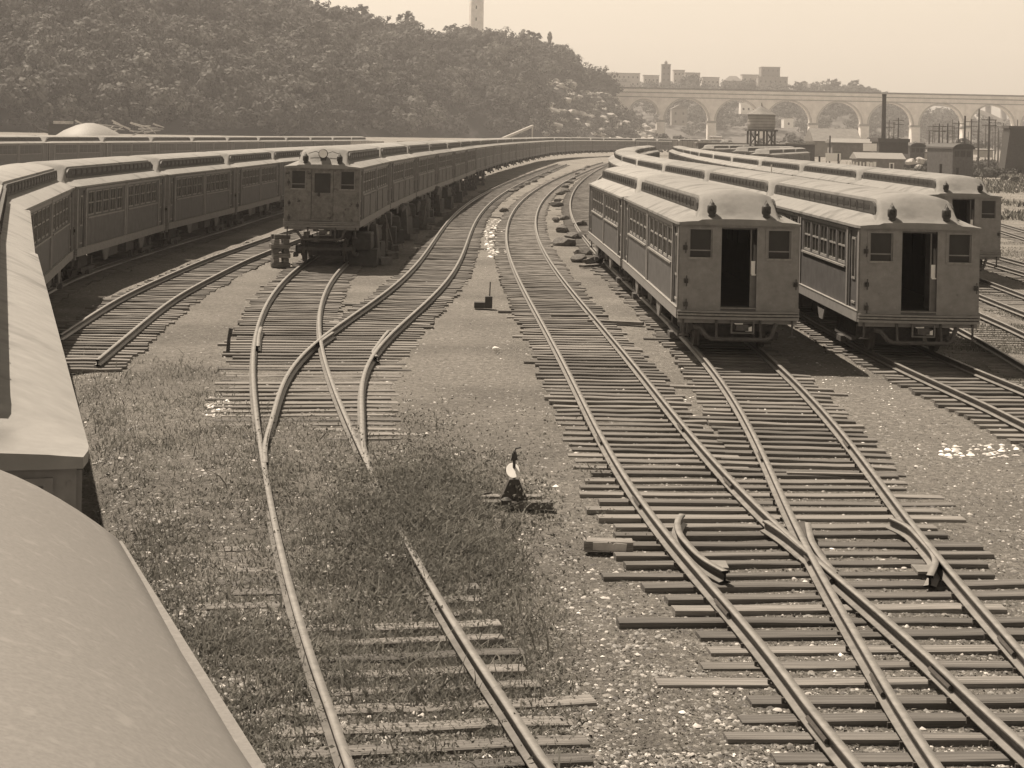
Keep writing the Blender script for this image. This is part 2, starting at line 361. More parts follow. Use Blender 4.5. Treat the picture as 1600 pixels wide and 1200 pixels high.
for k, (px, s) in enumerate(rt):
    x, y, z = [float(q) for q in hill_at(np.float64(px), np.float64(.985))]
    if px < 660: l = 'broad rounded tree on the wooded ridge, left of the gap in the skyline'
    elif px < 742: l = 'rounded ridge tree between the skyline gap and the tall stone tower'
    elif px < 856: l = 'small tree on the ridge between the tall tower and the slim shaft'
    else: l = 'tree on the falling ridge between the slim shaft and the arched bridge'
    place_tree(tp[k % 4], x, y, z-2.8, s*1.32, l, 'trees along the hilltop skyline')

# rocks of the cutting at the hill's end
r_ = np.random.default_rng(5)
def rock_mesh(seed, sx=1, sy=1, sz=.7):
    import bmesh
    bm = bmesh.new(); bmesh.ops.create_icosphere(bm, subdivisions=2, radius=1); r = random.Random(seed)
    ax = [Vector((r.uniform(-1,1), r.uniform(-1,1), r.uniform(-1,1))).normalized() for _ in range(7)]
    for v in bm.verts:
        for a in ax:
            d = v.co.dot(a)
            if d > .62: v.co -= a*(d-.62)
        v.co = Vector((v.co.x*sx, v.co.y*sy, v.co.z*sz))
    me = bpy.data.meshes.new('rock'); bm.to_mesh(me); bm.free(); me.materials.append(M['rock']); return me
rocks = [rock_mesh(k) for k in range(4)]
for k in range(170):
    px = r_.uniform(850, 1020); t = r_.uniform(.03, min(.95, .35+(px-845)/90*.6))
    x, y, z = [float(q) for q in hill_at(np.float64(px), np.float64(t))]
    ro = link('boulder', rocks[k % 4], loc=(x, y, z+.3)); s = r_.uniform(1.2, 3.6); ro.scale = (s*1.3, s, s*.8); ro.rotation_euler = (r_.uniform(-.4, .4), 0, r_.uniform(0, 6))
    tag(ro, 'pale boulder on the rocky slope where the hill meets the arched bridge', 'boulder', 'boulders on the rocky slope')
# sloping pale timber chute below the hill
x0, z0 = atZ(785, 470, 217); x1, z1 = atZ(832, 520, 197)
mb = MB(); mb.tube([(x0, 470, z0), (x1, 520, z1)], .4, 6); mb.tube([(x0, 470, z0), (x0, 470, 0)], .15, 5); mb.tube([(x1, 520, z1), (x1, 520, 0)], .2, 5)
tag(mb.obj('chute', 'plaster'), 'long pale chute slanting up the foot of the wooded hill', 'chute')

# ---------------------------------------------------------------- water tower on the hill (octagonal stone shaft)
Zt = 1080; xt, zb = atZ(743.5, Zt, 62)
t = empty('stone_tower', (xt, Zt, zb-8)); tag(t, 'tall octagonal stone tower rising from the wooded hilltop into the sky', 'tower')
mb = MB(); mb.lathe([(5.2, 0), (5.2, 7), (4.5, 7.4), (4.1, 38), (4.7, 39.5), (4.7, 41)], seg=8); mb.obj('shaft', 'masonry', t)
mb = MB()
for k in range(8):
    a = k*math.pi/4+math.pi/8; mb.tube([(3.6*math.cos(a), 3.6*math.sin(a), 41), (3.6*math.cos(a), 3.6*math.sin(a), 46)], .5, 6)
mb.obj('belfry', 'masonry', t); mb = MB(); mb.lathe([(4.4, 46), (4.4, 46.8), (3.2, 49), (.3, 56)], seg=8); mb.obj('roof', 'slate', t)
for k, zz in enumerate((12, 19, 26, 33)):
    mb = MB(); mb.box(-.35, .35, -4.85+zz*.012, -3.9, zz, zz+1.8); mb.obj('window', 'dark', t)
x, z = atZ(858.5, 985, 78)
t = empty('chimney_shaft', (x, 985, z-9)); tag(t, 'slim dark shaft with a bulbous cap on the ridge right of the tower', 'chimney')
mb = MB(); mb.lathe([(1.3, 0), (1.0, 14.5), (1.4, 14.9), (1.5, 16.2), (1.0, 16.8)], seg=10); mb.obj('shaft', 'brick', t)
mb = MB(); mb.lathe([(1.1, 16.8), (1.2, 17.6), (.3, 19)], seg=10); mb.obj('cap', 'slate', t)

# ---------------------------------------------------------------- long masonry arch bridge
BZ = 1030.0; SB = FPX/BZ
def bridge():
    root = empty('arch_bridge', (0, BZ, 0)); tag(root, 'long pale masonry bridge of round arches crossing behind the yard', 'bridge')
    deck = 31.4; crown = 26.2; spring = 14.2; span = 24.4; pitch = 28.7
    x_first = (1111-800)/SB     # centre of the second visible pier
    piers = [x_first + pitch*k for k in range(-1, 9)]
    xl = x_first - pitch - 20.5
    T = 6.5
    edge = [xl - 26]; 
    def arch_wall(xa, xb, sp, hw, name='arch_span'):
        """wall panel from xa to xb with one round arch of half width hw centred, springing at sp"""
        mb = MB(); c = (xa+xb)/2; N = 20; zt = deck - 1.6
        pts = [(c - hw*math.cos(math.pi*k/N), sp + hw*math.sin(math.pi*k/N)*((crown-sp)/hw if hw > 8 else 1)) for k in range(N+1)]
        for y in (-T/2, T/2):
            for k in range(N):
                (a, za), (b, z2) = pts[k], pts[k+1]; mb.quad((a, y, za), (b, y, z2), (b, y, zt), (a, y, zt))
            mb.quad((xa, y, sp), (c-hw, y, sp), (c-hw, y, zt), (xa, y, zt)); mb.quad((c+hw, y, sp), (xb, y, sp), (xb, y, zt), (c+hw, y, zt))
        for k in range(N):
            (a, za), (b, z2) = pts[k], pts[k+1]; mb.quad((a, -T/2, za), (b, -T/2, z2), (b, T/2, z2), (a, T/2, za))
        w_ = mb.obj(name, 'masonry', root)
        mb = MB()
        for k in range(N):
            (a, za), (b, z2) = pts[k], pts[k+1]
            def off(p, d): 
                vx, vz = p[0]-c, (p[1]-sp); l = math.hypot(vx, vz) or 1; return (p[0]+vx/l*d, p[1]+vz/l*d)
            A, B = off((a, za), 1.0), off((b, z2), 1.0)
            mb.prism([(a, za), (b, z2), B, A], -T/2-.25, -T/2, 'y')
        mb.obj('arch_ring', 'plaster', w_)
    for i, x in enumerate(piers):
        mb = MB(); mb.prism([(-T/2-.7, -1), (T/2+.7, -1), (T/2+.3, spring-1.1), (-T/2-.3, spring-1.1)], x-2.4, x+2.4, 'x')
        p = mb.obj('pier', 'masonry', root)
        mb = MB(); mb.box(x-2.75, x+2.75, -T/2-.75, T/2+.75, spring-1.1, spring); mb.obj('impost', 'masonryd', p)
        mb = MB(); mb.box(x-.9, x+.9, -T/2-.45, -T/2-.0, spring, deck-1.6); mb.obj('pilaster', 'masonry', p)
        if i < len(piers)-1: arch_wall(x, piers[i+1], spring, span/2)
    # smaller land arches at the left end
    x0 = piers[0]; arch_wall(x0-19.5, x0, 17.5, 7.6); arch_wall(x0-39, x0-19.5, 20, 5.4)
    for x, wd in ((x0-19.5, 2.4), (x0-39, 3.2)):
        mb = MB(); mb.box(x-wd, x+wd, -T/2-.5, T/2+.5, -1, 17.4); mb.obj('pier', 'masonry', root)
    a, b = x0-50, piers[-1]+4
    mb = MB(); mb.box(a, b, -T/2-.3, T/2+.3, deck-1.6, deck); mb.obj('parapet', 'masonry', root)
    mb = MB(); mb.box(a, b, -T/2-.75, T/2+.75, deck-2.1, deck-1.62); mb.obj('cornice', 'masonryd', root)
    mb = MB(); mb.box(a, b, -T/2-.6, -T/2, deck-4.6, deck-4.2); mb.obj('string_course', 'masonryd', root)
    mb = MB(); mb.box(a, b, -T/2-.6, T/2+.6, deck, deck+.35); mb.obj('coping', 'masonryd', root)
    mb = MB(); mb.box(a, b, T/2, T/2+.4, deck+.35, deck+1.1); mb.obj('railing', 'under', root)
    mb = MB(); mb.box(a-12, a, -T/2, T/2, 6, deck); mb.obj('abutment', 'masonry', root)
bridge()
# far steel arch seen through the stone arches
Z2 = 1650
root = empty('steel_arch_bridge', (0, Z2, 0)); tag(root, 'far pale steel arch bridge glimpsed through the right-hand stone arches', 'bridge')
xa, za = atZ(1312, Z2, 205); xb, zb_ = atZ(1604, Z2, 205); zc = 38
mb = MB(); N = 24
P = [(xa+(xb-xa)*k/N, 8+(zc-8)*(1-(2*k/N-1)**2)) for k in range(N+1)]
for k in range(N): mb.prism([(P[k][0], P[k][1]), (P[k+1][0], P[k+1][1]), (P[k+1][0], P[k+1][1]+3.6), (P[k][0], P[k][1]+3.6)], -10, 10, 'y')
mb.obj('arch', 'plaster', root)
mb = MB(); mb.box(xa-40, xb+60, -10, 10, 43, 45); mb.obj('deck', 'masonryd', root)
for k in range(1, N, 2):
    mb = MB(); mb.box(P[k][0]-.5, P[k][0]+.5, -9, 9, P[k][1]+3.6, 43); mb.obj('spandrel_post', 'masonryd', root)

# ---------------------------------------------------------------- rise behind the bridge with houses
RX = np.array([860, 940, 1000, 1100, 1230, 1340, 1380, 1420, 1450, 1480, 1520, 1600, 1700], float)
RY = np.array([138, 136, 136, 136, 137, 142, 152, 168, 180, 182, 194, 198, 204], float)
def rise(px, t):
    D = 1180 + 320*t; Y = np.interp(px, RX, RY)
    ztop = CAMZ + (PY0 - Y + (px-PX0)*math.tan(ROLL))/FPX*1500
    return (px-PX0)/FPX*D, D, np.where(t < 0, -2, 3 + (ztop-7)*np.clip(t, 0, 1)**.75)
pxs = np.linspace(820, 1720, 60); ts = np.array([-.05, 0, .1, .2, .3, .45, .6, .75, .9, 1.0, 1.5, 2.5])
PP, TT = np.meshgrid(pxs, ts); hx, hy, hz = rise(PP, TT)
V = np.stack([hx.ravel(), hy.ravel(), hz.ravel()], 1); nx, ny = len(pxs), len(ts)
I = (np.arange(ny-1)[:, None]*nx + np.arange(nx-1)[None]).ravel()
M['farsoil'] = mat('far_slope', .12, .95, scale=.03, amp=.35)
o = link('hillside', raw_mesh('hillside', V, np.stack([I, I+1, I+nx+1, I+nx], 1), ['farsoil'])); tag(o, kind='structure')
def on_rise(r):
    px = r.uniform(930, 1640); t = r.uniform(0, .95)
    x, y, z = rise(np.float64(px), np.float64(t)); return float(x), float(y), float(z)
o = link('woodland', quads_mesh('woodland', wood(480, on_rise, .8, 1.6, 9), ['leaf2'])); tag(o, 'pale hazy trees and scrub on the slope behind the arched bridge', 'woodland', kind='stuff')
def house(px0, px1, ytop, Z, label, depth=12, roof='flat', wm='plaster', yb=None, storeys=3, bays=None, extra=None, cat='building', name='building'):
    xa, zt = atZ(px0, Z, ytop); xb, _ = atZ(px1, Z, ytop); xa, xb = min(xa, xb), max(xa, xb)
    zb = atZ((px0+px1)/2, Z, yb)[1] if yb else zt-storeys*3.4-6
    c = (xa+xb)/2; W = (xb-xa)/2; root = empty(name, (c, Z, zb)); H = zt-zb
    tag(root, label, cat)
    rh = 0 if roof == 'flat' else min(W*.6, H*.4)
    mb = MB(); mb.box(-W, W, 0, depth, 0, H-rh); wall = mb.obj('wall', wm, root)
    if roof == 'flat':
        mb = MB(); mb.box(-W-.3, W+.3, -.3, depth+.3, H-rh, H-rh+.5); mb.obj('roof', 'masonryd', root)
    elif roof == 'hip':
        mb = MB(); z = H-rh; mb.v += [(-W-.5,-.5,z),(W+.5,-.5,z),(W+.5,depth+.5,z),(-W-.5,depth+.5,z),(-W*.4,depth/2,H),(W*.4,depth/2,H)]
        for f in ((0,1,5,4),(1,2,5),(2,3,4,5),(3,0,4),(0,3,2,1)): mb.f.append(f); mb.mi.append(0)
        mb.obj('roof', 'slate', root)
    elif roof == 'gable':
        mb = MB(); mb.prism([(-W-.4, H-rh), (W+.4, H-rh), (0, H)], -.5, depth+.5, 'y'); mb.obj('roof', 'slate', root)
    bays = bays or max(2, int(W*2/3.2))
    for s in range(storeys):
        zz = (H-rh)*(s+.32)/storeys
        for b in range(bays):
            xx = -W + 2*W*(b+.5)/bays
            mb = MB(); mb.box(xx-.55, xx+.55, -.06, .1, zz, zz+1.5*min(1, (H-rh)/storeys/3)); mb.obj('window', 'dark', root)
    return root
house(936, 1000, 114, 1460, 'long pale apartment block on the skyline just right of the wooded hill', storeys=3, bays=9)
house(1252, 1262, 126, 1480, 'small pale church-like house in the gap right of the biggest block', storeys=1, roof='gable', bays=1)
house(1072, 1094, 114, 1485, 'cream building behind the large rounded tree on the skyline', storeys=3, bays=3)
house(960, 985, 128, 1420, 'lower pale house close to the bridge above its left end', storeys=1, bays=4)
house(1160, 1186, 117, 1495, 'pale flat roofed house touching the left side of the biggest block', storeys=2, bays=3)
t = house(1034.5, 1048, 101, 1400, 'tall narrow dark tower block standing alone above the arched bridge', wm='brick', storeys=5, bays=2, depth=8)
mb = MB(); mb.lathe([(1.2, 0), (1.2, 2), (.2, 3.4)], (0, 4, atZ(1041, 1400, 101)[1]-t.location.z)); mb.obj('water_tank', 'brick', t)
house(1053, 1070, 110, 1480, 'white building immediately right of the tall narrow tower block', storeys=3, bays=3)
house(1006, 1030, 118, 1480, 'low pale building left of the tall narrow tower block', storeys=2, bays=4)
house(1098, 1124, 121, 1490, 'low pale building above the fourth stone arch on the skyline', storeys=2, bays=4)
house(1133, 1160, 118, 1480, 'greyish house with a hipped roof on the skyline left of the big block', storeys=2, roof='hip', wm='brick')
house(1190, 1219, 105, 1500, 'tall flat topped dark block, biggest building on the skyline', wm='brick', storeys=4, bays=4, depth=16)
house(1185, 1231, 120, 1470, 'broad lower wing in front of the biggest skyline block', wm='masonryd', storeys=2, bays=6, depth=14)
house(1251, 1280, 130, 1490, 'low house on the skyline right of the biggest block', storeys=1, roof='hip')
house(1050, 1074, 163, 1160, 'gabled stone house framed by the first wide arch of the bridge', roof='gable', wm='masonryd', storeys=2, bays=2, yb=196, cat='house', name='house')
house(1158, 1182, 160, 1200, 'white house with dark windows behind the arch left of the water tank', wm='white', storeys=1, bays=3, yb=178, cat='house', name='house')
house(1225, 1240, 185, 1190, 'small white shed on the slope behind the fourth wide arch', wm='white', storeys=1, bays=1, yb=200, cat='house', name='house')
for k, (px, Z, s) in enumerate([(1074, 1420, 1.9), (1020, 1420, 1.2), (948, 1400, 1.5), (962, 1420, 1.1), (1122, 1440, 1.1), (1165, 1430, 1.5), (1176, 1440, 1.2), (1245, 1440, 1.1), (1262, 1440, 1.0), (1300, 1460, 1.4), (1318, 1460, 1.2), (1334, 1460, 1.3), (1352, 1460, 1.2), (1366, 1460, 1.0)]):
    x, y, z = [float(q) for q in rise(np.float64(px), np.float64((Z-1180)/320))]
    l = {1074: 'large rounded tree beside the white building on the bridge skyline'}.get(px, 'hazy tree among the skyline buildings above the bridge' if px < 1240 else 'hazy rounded tree in the row above the bridge parapet, right of the houses')
    place_tree(tp[k % 4], x, y, z, s*1.1, l, None if px == 1074 else ('trees among skyline buildings' if px < 1240 else 'trees above the bridge parapet'))

# ---------------------------------------------------------------- hazy air over the whole valley
hz = MB(); hz.box(-1600, 1600, -400, 2700, -6, 150); o = hz.obj('haze', []) if False else None
me = hz.mesh('haze', []); o = link('haze', me); tag(o, 'pale summer haze hanging over the valley', 'haze', kind='stuff')
hm = bpy.data.materials.new('haze'); hm.use_nodes = True; hn = hm.node_tree; hn.nodes.clear()
ho = hn.nodes.new('ShaderNodeOutputMaterial'); hv = hn.nodes.new('ShaderNodeVolumePrincipled')
hv.inputs['Color'].default_value = (.95, .92, .92, 1); hv.inputs['Density'].default_value = .00032; hv.inputs['Anisotropy'].default_value = .2
hn.links.new(hv.outputs[0], ho.inputs['Volume']); me.materials.append(hm)
# ---------------------------------------------------------------- tracks
G = 0.75
class Path:
    """smooth curve X(Z) through surveyed points; sampled by arc length"""
    def __init__(s, pts, deg=5, z0=None, z1=None, dz=.25, wts=None):
        P = np.array(sorted(pts, key=lambda p: p[1])); X, Z = P[:, 0], P[:, 1]
        z0 = Z[0] if z0 is None else z0; z1 = Z[-1] if z1 is None else z1
        w_ = 1/Z; u = X/Z*1000
        if deg: 
            k = np.polynomial.Polynomial.fit(w_, u, deg); f = lambda z: k(1/z)/1000*z
        else:
            f = lambda z: np.interp(z, Z, X)
        zs = np.arange(max(z0, Z[0]), min(z1, Z[-1])+dz, dz); x_ = f(zs)
        if z0 < Z[0]:
            sl_ = (x_[16]-x_[4])/(zs[16]-zs[4]); zz = np.arange(z0, Z[0], dz); x_ = np.concatenate([x_[0]+(zz-zs[0])*sl_, x_]); zs = np.concatenate([zz, zs])
        if z1 > zs[-1]:
            sl_ = (x_[-1]-x_[-9])/(zs[-1]-zs[-9]); zz = np.arange(zs[-1]+dz, z1, dz); x_ = np.concatenate([x_, x_[-1]+(zz-zs[-1])*sl_]); zs = np.concatenate([zs, zz])
        if deg:
            n = 13; pad = np.concatenate([x_[0]+(np.arange(-6, 0))*(x_[1]-x_[0]), x_, x_[-1]+np.arange(1, 7)*(x_[-1]-x_[-2])]); x_ = np.convolve(pad, np.ones(n)/n, 'valid')
        if not deg:   # soften the corners of an interpolated line
            for _ in range(2):
                n = 31; pad = np.concatenate([x_[0]+(np.arange(-15, 0))*(x_[1]-x_[0]), x_, x_[-1]+np.arange(1, 16)*(x_[-1]-x_[-2])]); x_ = np.convolve(pad, np.ones(n)/n, 'valid')
        s.P = np.stack([x_, zs], 1); d = np.diff(s.P, axis=0); s.S = np.concatenate([[0], np.cumsum(np.hypot(d[:, 0], d[:, 1]))]); s.L = s.S[-1]
    def at(s, t):
        x = np.interp(t, s.S, s.P[:, 0]); y = np.interp(t, s.S, s.P[:, 1])
        x2 = np.interp(t+.6, s.S, s.P[:, 0]) - np.interp(t-.6, s.S, s.P[:, 0]); y2 = np.interp(t+.6, s.S, s.P[:, 1]) - np.interp(t-.6, s.S, s.P[:, 1])
        l = math.hypot(x2, y2) or 1; return x, y, x2/l, y2/l
    def s_at_z(s, z): return float(np.interp(z, s.P[:, 1], s.S))
    def off(s, d, t0, t1, step=.7):
        out = []
        for t in np.arange(t0, t1+.01, step): x, y, a, b = s.at(t); out.append((x+b*d, y-a*d))
        return out
def pc(rows):   # picture rows (y, left x, right x) -> centre points
    o_ = []
    for (y, a, b) in rows: p, q = p2w(a, y), p2w(b, y); o_.append(((p[0]+q[0])/2, (p[1]+q[1])/2))
    return o_
RAILP = [(-.065,-.14),(.065,-.14),(.065,-.125),(.012,-.11),(.012,-.035),(.036,-.03),(.036,0),(-.036,0),(-.036,-.03),(-.012,-.035),(-.012,-.11),(-.065,-.125)]
def rail_mesh(pts, name, parent, z=RT, lift=0):
    P = np.array(pts); n = len(P)
    d = np.gradient(P, axis=0); d /= np.linalg.norm(d, axis=1)[:, None]; nr = np.stack([d[:, 1], -d[:, 0]], 1)
    V = []; F = []; mi = []; m = len(RAILP)
    for (a, h) in RAILP: V.append(np.column_stack([P + nr*a*1.08, np.full(n, z+h+lift)]))
    V = np.stack(V, 1).reshape(-1, 3)
    for k in range(n-1):
        for j in range(m):
            a = k*m+j; b = k*m+(j+1) % m; F.append((a, b, b+m, a+m)); mi.append(1 if j in (6, 2, 10) else 0)  # foot tops share the head tone: their sunlit look is painted in
    o = link(name, raw_mesh(name, V, F, ['rail', 'railtop'], mi), parent)
    return o
tie_meshes = []
for k in range(7):
    mb = MB(); r = random.Random(k); n = 6; L0 = 1.0; rows = []
    hw = .116+r.uniform(-.01, .012)
    for j in range(n+1):
        x = -L0/2 + L0*j/n; a = r.uniform(-.006, .006); t = r.uniform(-.012, .006)
        rows.append([(x, -hw+a, -.1), (x, -hw+a+.004, t-.008), (x, -hw*.75, t), (x, hw*.7, t+r.uniform(-.008, .004)), (x, hw+a, t-.012), (x, hw+a, -.1)])
    for row in rows: mb.v += row
    for j in range(n):
        for q in range(5): a = j*6+q; mb.f.append((a, a+1, a+7, a+6)); mb.mi.append(0)
    mb.f.append(tuple(range(6))); mb.f.append(tuple(range(n*6, n*6+6))[::-1]); mb.mi += [0, 0]
    tie_meshes.append((mb.mesh('sleeper', 'tie'), mb))
me2 = [t[0].copy() for t in tie_meshes[:3]]
for m in me2: m.materials.clear(); m.materials.append(M['tiel'])
TZ = .028
def make_track(name, path, label, z0, z1, ties=True, lo=1.3, ro=1.3, widen=None, rails=True, lift=0, raildown=None, tie_ok=None, pale=.05, rr=None, tz=0, spacing=.51):
    root = empty(name, (0, 0, 0)); tag(root, label, 'railway track')
    s0, s1 = path.s_at_z(z0), path.s_at_z(z1)
    for sd_ in (-1, 1):
        a, b = (rr or {}).get(sd_, (z0, z1))
        rail_mesh(path.off(sd_*G, path.s_at_z(a), path.s_at_z(b)), 'rail', root, lift=lift)
    if not ties: return root
    r = random.Random(hash(name+label) % 1000 if False else len(label)); t = s0; k = 0; MV = []; MF = []
    while t < s1:
        x, y, a, b = path.at(t)
        l, rt_ = lo + r.uniform(-.09, .09), ro + r.uniform(-.09, .09)
        if widen:
            q = widen(y, r)
            if q: l, rt_ = q
        if tie_ok is None or tie_ok(y):
            if r.random() < .06: l += r.uniform(.1, .5)
            if r.random() < .03: rt_ += r.uniform(.1, .4)
            ang = math.atan2(-a, b) + r.uniform(-.018, .018); Lc = l+rt_; cx = x + b*(rt_-l)/2; cy = y - a*(rt_-l)/2
            zz = TZ + tz + r.uniform(-.012, .008)
            if k < 98:
                me = me2[r.randrange(3)] if r.random() < pale else tie_meshes[r.randrange(7)][0]
                o = bpy.data.objects.new('sleeper', me); COL.objects.link(o); o.parent = root
                o.location = (cx, cy, zz); o.rotation_euler = (0, 0, ang); o.scale = (Lc, r.uniform(.92, 1.12), 1)
            else:
                vb = tie_meshes[r.randrange(7)][1]; V_ = np.array(vb.v); c_, s_ = math.cos(ang), math.sin(ang)
                X_ = V_[:, 0]*Lc; W_ = np.stack([cx + X_*c_ - V_[:, 1]*s_, cy + X_*s_ + V_[:, 1]*c_, V_[:, 2]+zz], 1)
                o_ = len(MV)*42; MV.append(W_); MF += [tuple(i+o_ for i in f) for f in vb.f if len(f) == 4]
            k += 1
        t += spacing*r.uniform(.93, 1.07)
    if MV:
        o = link('sleepers', raw_mesh('sleepers', np.concatenate(MV), MF, ['tie']), root); o['kind'] = 'stuff'
    return root

R1 = Path(pc([(1240,1373,1703),(1193,1333,1641),(1117,1270,1553),(1050,1217,1484),(970,1153,1385),(913,1107,1322),(853,1061,1257),(797,1020,1202),(737,980,1135),(682,942,1084),(620,902,1026),(555,866,970),(500,840,930),(465,827,907),(420,812,879),(370,805,852),(340,805,845),(320,810,844),(302,825,853),(285,850,872),(271,875,895),(260,897,916)]) + [(19, 360), (34, 440)], deg=6, z0=12)
R2 = Path(pc([(1240,1491,1812),(1197,1460,1770),(1130,1413,1705),(1063,1367,1640),(1000,1327,1587),(917,1287,1514),(883,1272,1490),(797,1230,1420),(727,1198,1362),(685,1177,1328),(647,1160,1292),(597,1125,1242),(565,1099,1210),(335,898,932),(307,890,920),(287,902,925),(262,925,941)]) + [(4.85, 56.5), (4.7, 72), (12.3, 262), (23, 340)], deg=6, z0=12)
R3 = Path(pc([(660,1600,1728),(606,1479,1600),(568,1394,1503)]) + [(9.32,42.5),(8.82,56),(8.48,72),(8.3,88),(8.3,104),(8.5,125),(9.9,164),(13.4,205),(21, 250)], deg=5, z0=24)
R4 = Path([(12.1, 40), (12.7, 49), (13.0, 70), (12.9, 120), (13.6, 180), (17, 240)], deg=0, z0=28)
R5 = Path([(15.6, 50), (15.75, 57), (16.2, 65), (16.3, 81), (16.2, 113), (16.4, 130), (17.3, 160), (19.6, 205), (22, 240)], deg=0, z0=38)
R6 = Path([(19.8, 45), (20.4, 80), (21.5, 130), (24, 200), (30, 260)], deg=0, z0=45)
R7 = Path([(24.0, 45), (26, 80), (31, 130), (42, 200), (60, 280)], deg=0, z0=45)
Ta = Path(pc([(1191,537,871),(1060,492,771),(955,459,702),(896,440,671),(842,429,641),(687,403,555),(631,395,537),(583,394,521),(540,396,506),(505,401,499),(479,408,498),(452,430,507),(425,458,538)]) + [(-6.75, 66), (-6.4, 85)], deg=6, z0=11)
Tb = Path(pc([(722,412,574),(700,411,570),(684,412,569),(633,427,565),(588,449,569),(556,472,582),(524,505,606),(487,561,646),(436,625,697),(404,657,721),(380,675,729),(355,694,737),(315,735,762),(300,757,790),(282,800,822),(265,846,862),(250,887,900)]), deg=7)
Tc = Path([(-9.2, 37.5), (-10.3, 52), (-10.45, 67), (-9.95, 84), (-9.0, 100)], deg=0, z0=37.5, z1=140)
# row A: curved line of cars that starts under the camera
RA = Path([(1.9, -7), (-.3, 0), (-3.62, 9.4), (-7.95, 25.1), (-10.4, 34), (-12.6, 42.5), (-14.2, 52), (-14.75, 60), (-14.7, 74), (-14.4, 89), (-14.3, 104), (-13.6, 125), (-11, 175)], deg=0, z0=-16, z1=175)
RB = Path([(-51, 130), (-46.2, 178), (-42.5, 205), (-29.2, 314), (-27, 340)], deg=0)
RC = Path([(-6.75, 64.5), (-6.7, 82), (-6.35, 98), (-5.9, 114), (-5.3, 131), (-4.4, 162), (-2.9, 200), (-1.0, 235), (.9, 265), (6, 340), (14, 400), (26, 450), (60, 520)], deg=0, z0=60)

RC_CARS_START = 65.3
def r12(y, r):
    if 18.2 < y < 27.5:
        x1, x2 = np.interp(y, R1.P[:, 1], R1.P[:, 0]), np.interp(y, R2.P[:, 1], R2.P[:, 0])
        return (1.32 + r.uniform(-.2, .2), x2-x1+1.45 + r.uniform(-.3, .35))
    if y <= 18.2:
        return (1.35 + r.uniform(-.25, .25), 4.9)
t = make_track('railway_track', R1, 'long clear track curving from the lower right corner into the distance', 12.3, 330, widen=r12)
tR1 = t
tR2 = make_track('railway_track', R2, 'track under the front car with two open-fronted cars, meeting the clear track at a frog', 12.3, 300, tie_ok=lambda y: y > 27.5, lift=.003)
make_track('railway_track', R3, 'track leading out from under the second open-doored car at the right edge', 24, 200)
make_track('railway_track', R4, 'empty track between the second and the rearmost of the right-hand car rows', 34, 200, tz=-.03)
make_track('railway_track', R5, 'track under the rearmost right-hand row of cars', 46, 200, tz=-.03)
make_track('railway_track', R6, 'empty track just right of the rearmost car row', 46, 240, tz=-.03)
make_track('railway_track', R7, 'outermost track at the right edge, heading towards the poles', 46, 260, tz=-.03)
def tab(y, r):
    if 27.5 < y < 47:
        x1, x2 = np.interp(y, Ta.P[:, 1], Ta.P[:, 0]), np.interp(y, Tb.P[:, 1], Tb.P[:, 0])
        return (1.35 + r.uniform(-.15, .15), x2-x1+1.4 + r.uniform(-.12, .12))
make_track('railway_track', Ta, 'weedy track running from the bottom left up to the car raised on blocks', 12, 84, widen=tab, pale=.16, tz=-.0)
make_track('railway_track', Tb, 'clear track branching right from the weedy one past the raised cars', Tb.P[0, 1], 300, tie_ok=lambda y: y > 47, lift=.003)
make_track('railway_track', Tc, 'short empty track between the shaded left row and the raised cars', 37.5, 138, pale=.1, rr={-1: (42, 138), 1: (37.6, 138)})
make_track('railway_track', RA, 'track hidden beneath the curved left row of cars', -10, 170)

def px_rail(pts, parent, name='guard_rail', lift=0.0):
    P = [p2w(*p) for p in pts]; P = np.array(P)
    s_ = np.concatenate([[0], np.cumsum(np.hypot(*np.diff(P, axis=0).T))]); n = max(6, int(s_[-1]/.18)); t_ = np.linspace(0, s_[-1], n)
    Q = np.stack([np.interp(t_, s_, P[:, 0]), np.interp(t_, s_, P[:, 1])], 1)
    for _ in range(2): Q[1:-1] = (Q[:-2]+Q[1:-1]*2+Q[2:])/4
    return rail_mesh(Q, name, parent, lift=lift)
px_rail([(1066,802),(1057,812),(1061,833),(1090,865),(1103,875),(1133,891)], tR1, lift=-.006)
px_rail([(1392,808),(1420,820),(1458,862),(1464,875),(1453,898)], tR2, lift=-.006)
px_rail([(1262,815),(1267,842),(1284,869),(1304,893)], tR1, 'wing_rail', -.008)
px_rail([(1196,812),(1222,828),(1256,856)], tR1, 'wing_rail', -.008)
mb = MB(); q = [p2w(*p, RT-.06) for p in ((1243,815),(1262,862),(1300,900),(1290,868),(1268,840),(1258,815))]
mb.prism([(a, b) for a, b in q], RT-.13, RT-.055, 'z'); mb.obj('frog_plate', 'rail', tR1)
for (a, b) in (((1462,892),(1484,890)), ((1116,885),(1128,888))):
    mb = MB(); x, y = p2w(*a, TZ); mb.box(x-.25, x+.15, y-.18, y+.18, TZ, TZ+.03); mb.obj('tie_plate', 'railtop', tR1)
for p in ([(607,516),(600,524),(582,549),(588,556)],):
    px_rail(p, [o for o in bpy.data.objects if o.get('label', '').startswith('clear track branching')][0], lift=-.006)
tA = [o for o in bpy.data.objects if o.get('label', '').startswith('weedy track')][0]
px_rail([(408,510),(404,522),(403,540)], tA, lift=-.006)
px_rail([(521,518),(508,527),(500,533)], tA, 'wing_rail', -.006)
